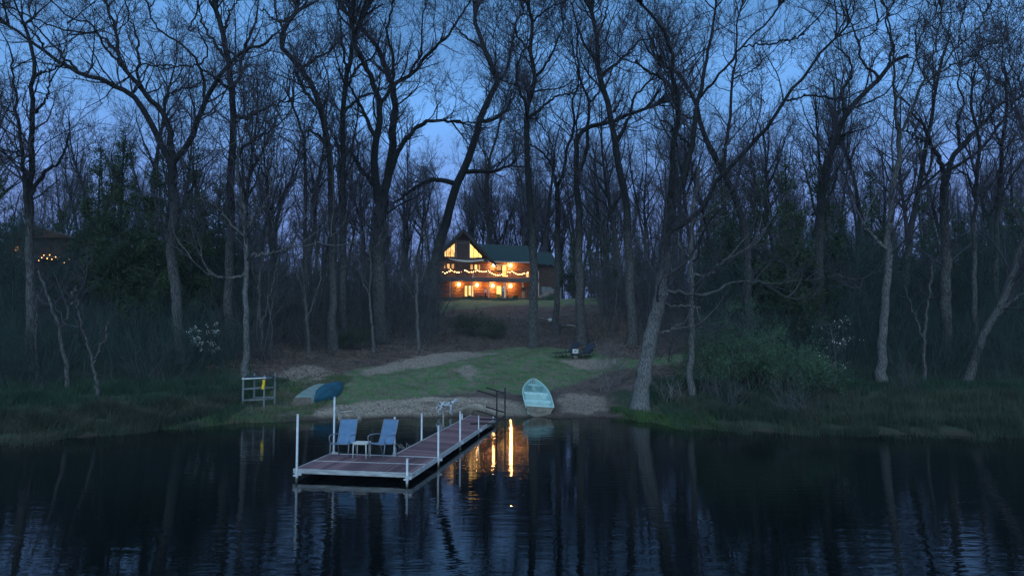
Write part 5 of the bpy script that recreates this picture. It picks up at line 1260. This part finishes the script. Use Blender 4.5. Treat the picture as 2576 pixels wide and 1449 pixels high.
# wall lamps
def lamp(x, y, e_):
    u, z_ = fl(x, y, -.25); o = MB().box((u, -.10, z_ + .05), (.12, .08, .22)).build('wall_lamp', M['black'], house)
    MB().tube([(u, -.10, z_ + .16), (u, -.25, z_ + .16)], .015, 6).build('bracket', M['black'], o)
    MB().ell((u, -.27, z_), (.16, .16, .17)).build('globe', M['globe'], o, True)
    ld = bpy.data.lights.new('lamp_light', 'POINT'); ld.energy = e_ * 2.8; ld.color = (1, .50, .17); ld.shadow_soft_size = .15
    lo = bpy.data.objects.new('lamp_light', ld); C.objects.link(lo); lo.parent = o; lo.location = (u, -.52, z_)
for x, y, e_ in ((1040, 765, 95), (1315, 772, 150), (470, 1080, 60), (768, 1088, 60), (1025, 1098, 95), (1315, 1102, 85)): lamp(x, y, e_)
# string lights on the railing
bl = [(210, 873), (245, 893), (280, 880), (318, 862), (335, 840), (363, 857), (400, 873), (437, 883), (470, 882), (510, 873), (568, 847), (607, 862), (635, 877), (672, 876), (707, 873), (740, 862), (773, 851), (808, 862), (843, 870), (877, 873), (915, 868), (950, 855), (975, 875), (1007, 895), (1037, 910), (1072, 922), (1107, 928), (1142, 922), (1175, 915), (1258, 938), (1270, 875), (1303, 877), (1340, 862), (1368, 885), (1400, 902), (1432, 912), (1465, 912), (1500, 910), (1537, 897), (1592, 885), (1725, 892)]
sl = empty('string_lights', (O_[0], O_[1], OZ), AL, 'string of warm bulbs looped along the house deck railing', 'string lights')
pts = [(fl(x, y, dd - .06)[0], dd - .06, fl(x, y, dd - .06)[1] + .09) for x, y in bl]
MB().tube(pts, .008, 4, False).build('cord', M['black'], sl)
for (x, y), p_ in zip(bl, pts):
    big_ = .042 if (x * 7 + y) % 3 else .034
    MB().ell((p_[0], p_[1], p_[2] - .09), big_, 8, 6).build('bulb', M['bulb'], sl, True)
# shade cloth, pole, towel
a = fl(300, 648, -1.2); b_ = fl(870, 668, -1.2); V = []; n = 14
for i in range(n + 1):
    q = i / n; x = a[0] + (b_[0] - a[0]) * q; sag = .42 * 4 * q * (1 - q) * .5; zt = a[1] + (b_[1] - a[1]) * q - sag; h_ = .08 + .22 * math.sin(PI * min(1, q * 1.2 + .05) * .75)
    V += [(x, -1.2 + .05 * math.sin(i), zt), (x, -1.32 + .08 * math.sin(i * 1.7), zt - h_)]
sh_ = empty('shade_cloth', (O_[0], O_[1], OZ), AL, 'pale furled shade cloth sagging under the gable windows', 'awning')
o = MB().add(V, [(2 * i, 2 * i + 1, 2 * i + 3, 2 * i + 2) for i in range(n)]).build('cloth', M['cloth'], sh_, True); md = o.modifiers.new('s', 'SOLIDIFY'); md.thickness = .05
e_ = fl(948, 690, dd); MB().tube([(b_[0], -1.25, b_[1]), (e_[0], dd, e_[1])], .012, 5).build('cord', M['rope'], sh_)
p0 = fl(946, 968, dd)
o = MB().tube([HL(p0[0], dd - .08, dzt), HL(e_[0], dd - .08, e_[1])], .035, 8).build('awning_pole', M['whitepaint'], None, True); tag(o, 'thin white pole standing at the deck rail left of the upper lamps', 'pole')
a = fl(700, 903, dd); o = MB().box((0, 0, -.32), (.20, .03, .62), Matrix.Rotation(.16, 3, 'Y')).build('towel', M['cloth']); o.location = HL(a[0], dd - .07, a[1] + .05); o.rotation_euler = (0, 0, AL); tag(o, 'pale towel hanging on the deck railing', 'towel')
# things under the deck
def gp(x, y, dep): u, _ = fl(x, y, dep); v = HL(u, dep, 0); return v
gbase = OZ - .02
pt = [HL(dl - 1, dd - 1.2, -.03), HL(dr + 1, dd - 1.2, -.03), HL(dr + 1, .3, -.03), HL(dl - 1, .3, -.03)]
m = MB(); m.add([tuple(v) for v in pt] + [(v.x, v.y, v.z - 1.2) for v in pt], [(0, 1, 2, 3), (0, 4, 5, 1), (1, 5, 6, 2), (2, 6, 7, 3), (3, 7, 4, 0)]); o = m.build('patio_slab', M['slab']); tag(o, 'low concrete patio under the house deck', 'patio', kind='structure')
def ploc(x, dep): v = gp(x, 1300, dep); return (v.x, v.y, gbase)
person(ploc(905, dd + .5), AL + 1.0, 1.50, 'person in a pale blue top and black trousers before the rosy bench', 'paleblue', 'blackcloth', 'hair', 'holding', True)
person(ploc(1190, dd - .35), AL - 1.3, 1.74, 'person in a pale grey shirt and blue jeans at the lit doorway', 'greyshirt', 'jeans', 'hair', 'holding')
person(ploc(1522, dd - .3), AL - .3, 1.84, 'person in a charcoal shirt and khaki trousers by the right deck post', 'darkshirt', 'khaki', 'hairgrey', 'pockets')
bn = empty('bench', ploc(838, -1.0), AL, 'long bench with a rosy cushion against the log wall', 'bench')
m = MB(); m.box((0, 0, .42), (1.75, .5, .10)); m.box((0, .22, .68), (1.75, .10, .42)); m.build('cushion', M['pinkcloth'], bn, bevel=.03)
MB().box((0, 0, .34), (1.7, .48, .05)).build('seat', M['trim'], bn)
for sx_ in (-.78, .78):
    for sy_ in (-.2, .2): MB().box((sx_, sy_, .16), (.07, .07, .32)).build('leg', M['trim'], bn)
ch = empty('couch', ploc(1122, -.55), AL, 'olive armchair in front of the bright lower door', 'armchair')
MB().box((0, 0, .28), (.62, .5, .26)).build('seat', M['couch'], ch, bevel=.04); MB().box((0, .2, .50), (.62, .14, .44)).build('backrest', M['couch'], ch, bevel=.04)
for s in (-.33, .33): MB().box((s, 0, .34), (.10, .5, .40)).build('armrest', M['couch'], ch, bevel=.03)
pl_ = empty('planter', (*ploc(1752, dd - .2)[:2], gbase - .15), AL, 'orange terracotta planter at the right corner post of the deck', 'planter')
MB().tube([(0, 0, 0), (0, 0, .38), (0, 0, .44)], [.17, .24, .26], 14).build('pot', M['terracotta'], pl_, True); MB().ell((0, 0, .42), (.21, .21, .03)).build('soil', M['trim'], pl_)
for i, (x, lab) in enumerate(((1325, 'pale board leaning low by the wall, left of the dark porch shrub'), (1448, 'pale board leaning low by the wall, right of the dark porch shrub'))):
    o = MB().box((0, 0, .10), (.55, .16, .04), Matrix.Rotation(-.25, 3, 'Y')).build('loose_board', M['board']); o.location = ploc(x, dd - .2); o.rotation_euler = (0, 0, AL); tag(o, lab, 'board')
def porchbush(x, dep, r, label, seed):
    rng = np.random.default_rng(seed); v = ploc(x, dep); q = nrm(rng.normal(size=(900, 3))) * r * rng.random((900, 1)) ** .4; q[:, 2] = np.abs(q[:, 2])
    root = empty('porch_shrub', (v[0], v[1], gbase - .05), 0, label, 'shrub')
    V, Q = leaves(rng, q, .05); link('foliage', fastmesh('foliage', V, Q, M['evergreen']), root)
    out = np.stack([np.zeros((12, 3)), nrm(rng.normal(size=(12, 3)) * np.array([1, 1, .2]) + np.array([0, 0, .7])) * r * .9], 1); V, Q = tubes(out, np.full((12, 2), .012), 3); link('stems', fastmesh('stems', V, Q, M['brush']), root)
porchbush(1390, dd - .3, .42, 'dark shrub on the patio between the two pale boards', 1)
porchbush(640, dd - .3, .38, 'dark shrub below the lit lower left door', 2)
porchbush(1255, dd + .6, .35, 'dark shrub right of the lower lit doorway', 3)
porchbush(830, dd - .6, .30, 'low dark shrub in front of the rosy bench', 4)
# stones and retaining wall on the right
ra = HL(fl(1790, 1200, 2)[0], 1.5, 0); rb = HL(fl(2160, 1200, 2)[0], 3.0, 0)
zr_ = HC + (835 - z1(0, 1100)[1]) * 98.8 / F
o = MB().beam((ra.x, ra.y, zr_ - .9), (rb.x, rb.y, zr_ - .9), .5, 1.9).build('retaining_wall', M['concrete']); tag(o, 'pale concrete retaining wall right of the house', 'wall')
rr_ = random.Random(3)
for i in range(34):
    q = rr_.random(); x = 1790 + 220 * q; y = 1295 - 120 * q * rr_.uniform(.55, 1.0) + rr_.uniform(-8, 8)
    Y = 97.5 + 2.5 * (1295 - y) / 120; p_ = at_y(*z1(x, y), Y); s = rr_.uniform(.14, .30); mb = MB(); mb.ell((0, 0, 0), (s * rr_.uniform(.8, 1.4), s, s * rr_.uniform(.55, .9)), 8, 6)
    mb.v = [(a + rr_.uniform(-.2, .2) * s, b_ + rr_.uniform(-.2, .2) * s, c_ + rr_.uniform(-.15, .15) * s) for a, b_, c_ in mb.v]
    o = mb.build('rock', M['stone']); o.location = tuple(p_); tag(o, 'field stone in the sloping rock bank beside the house', 'rock', 'rocks banked beside the house')
# earth bank carrying the stones
b0 = [at_y(*z1(x, y), Y) for x, y, Y in ((1782, 1312, 97.2), (2080, 1250, 97.4), (2060, 1155, 100.2), (1782, 1290, 99.5))]
m = MB(); m.add([tuple(v - np.array([0, 0, .12])) for v in b0] + [tuple(v - np.array([0, 0, 2.5])) for v in b0], [(0, 1, 2, 3), (0, 4, 5, 1), (1, 5, 6, 2), (2, 6, 7, 3), (3, 7, 4, 0)]); o = m.build('earth_bank', M['blade']); tag(o, 'sloping earth bank right of the house', kind='structure')
g = at_y(*z1(3, 1212), 84.); gz = float(tz(g[0], g[1])); pr = empty('path_light', (g[0], g[1], gz), 0, 'small lit garden lamp in the brush left of the house', 'garden light')
MB().tube([(0, 0, 0), (0, 0, max(.4, g[2] - gz))], .03, 6).build('stake', M['black'], pr); MB().ell((0, 0, max(.4, g[2] - gz) + .05), .06, 8, 6).build('bulb', M['bulb'], pr)

# ---- neighbour's cabin far left
cg = at_y(95, 700, 78.); cz = float(tz(cg[0], cg[1]))
cb_ = empty('cabin', (cg[0], cg[1], cz), .1, 'dim neighbouring cabin hidden in the trees at the far left', 'cabin')
MB().box((0, 3, 3.5), (7, 6, 7.0)).build('wall', M['trim'], cb_)
MB().prism([(-4.0, 6.95), (4.0, 6.95), (0, 8.2)], -.8, 6.6).build('roof', M['trim'], cb_)
MB().box((0, -1.1, 4.6), (7.4, 2.2, .2)).build('deck', M['deckgrey'], cb_)
MB().box((-2.4, -.02, 5.7), (.4, .06, .5)).build('window', M['pane_soft'], cb_)
u0 = at_y(45, 660, 76.) - np.array([cg[0], cg[1], cz])
o = MB().ell((u0[0], -.25, u0[2]), .10).build('porch_lamp', M['bulb_dim'], cb_)
cs = empty('string_lights', (cg[0], cg[1], cz), .1, 'short string of warm bulbs on the cabin at the far left', 'string lights')
rb_ = random.Random(8); bp_ = []
for i, (x, y) in enumerate([(90, 655), (97, 648), (102, 642), (110, 650), (116, 641), (121, 652), (130, 646), (134, 650), (140, 646), (150, 660), (158, 655), (163, 652)]):
    v = at_y(x, y, 75.6); bp_.append((v[0] - cg[0], v[1] - cg[1], v[2] - cz))
MB().tube([(a, b_, c_ + .08) for a, b_, c_ in bp_], .008, 4, False).build('cord', M['black'], cs)
for p_ in bp_: MB().ell(p_, .05, 8, 6).build('bulb', M['bulb_dim'], cs)

# ------------------------------------------------------------------ blue dusk air
hm = bpy.data.materials.new('dusk_haze'); hm.use_nodes = True; t = hm.node_tree; t.nodes.clear()
o_ = N(t, 'ShaderNodeOutputMaterial'); pv = N(t, 'ShaderNodeVolumePrincipled'); pv.inputs['Color'].default_value = (.80, .90, 1.0, 1)
pv.inputs['Density'].default_value = .00025; pv.inputs['Anisotropy'].default_value = 0; t.links.new(pv.outputs[0], o_.inputs['Volume'])
hz = MB().box((0, 900, 19.5), (6400, 6400, 55)).build('haze', hm); tag(hz, 'thin blue dusk air over the lake and wood', 'haze', kind='stuff')
cy.volume_bounces = 0
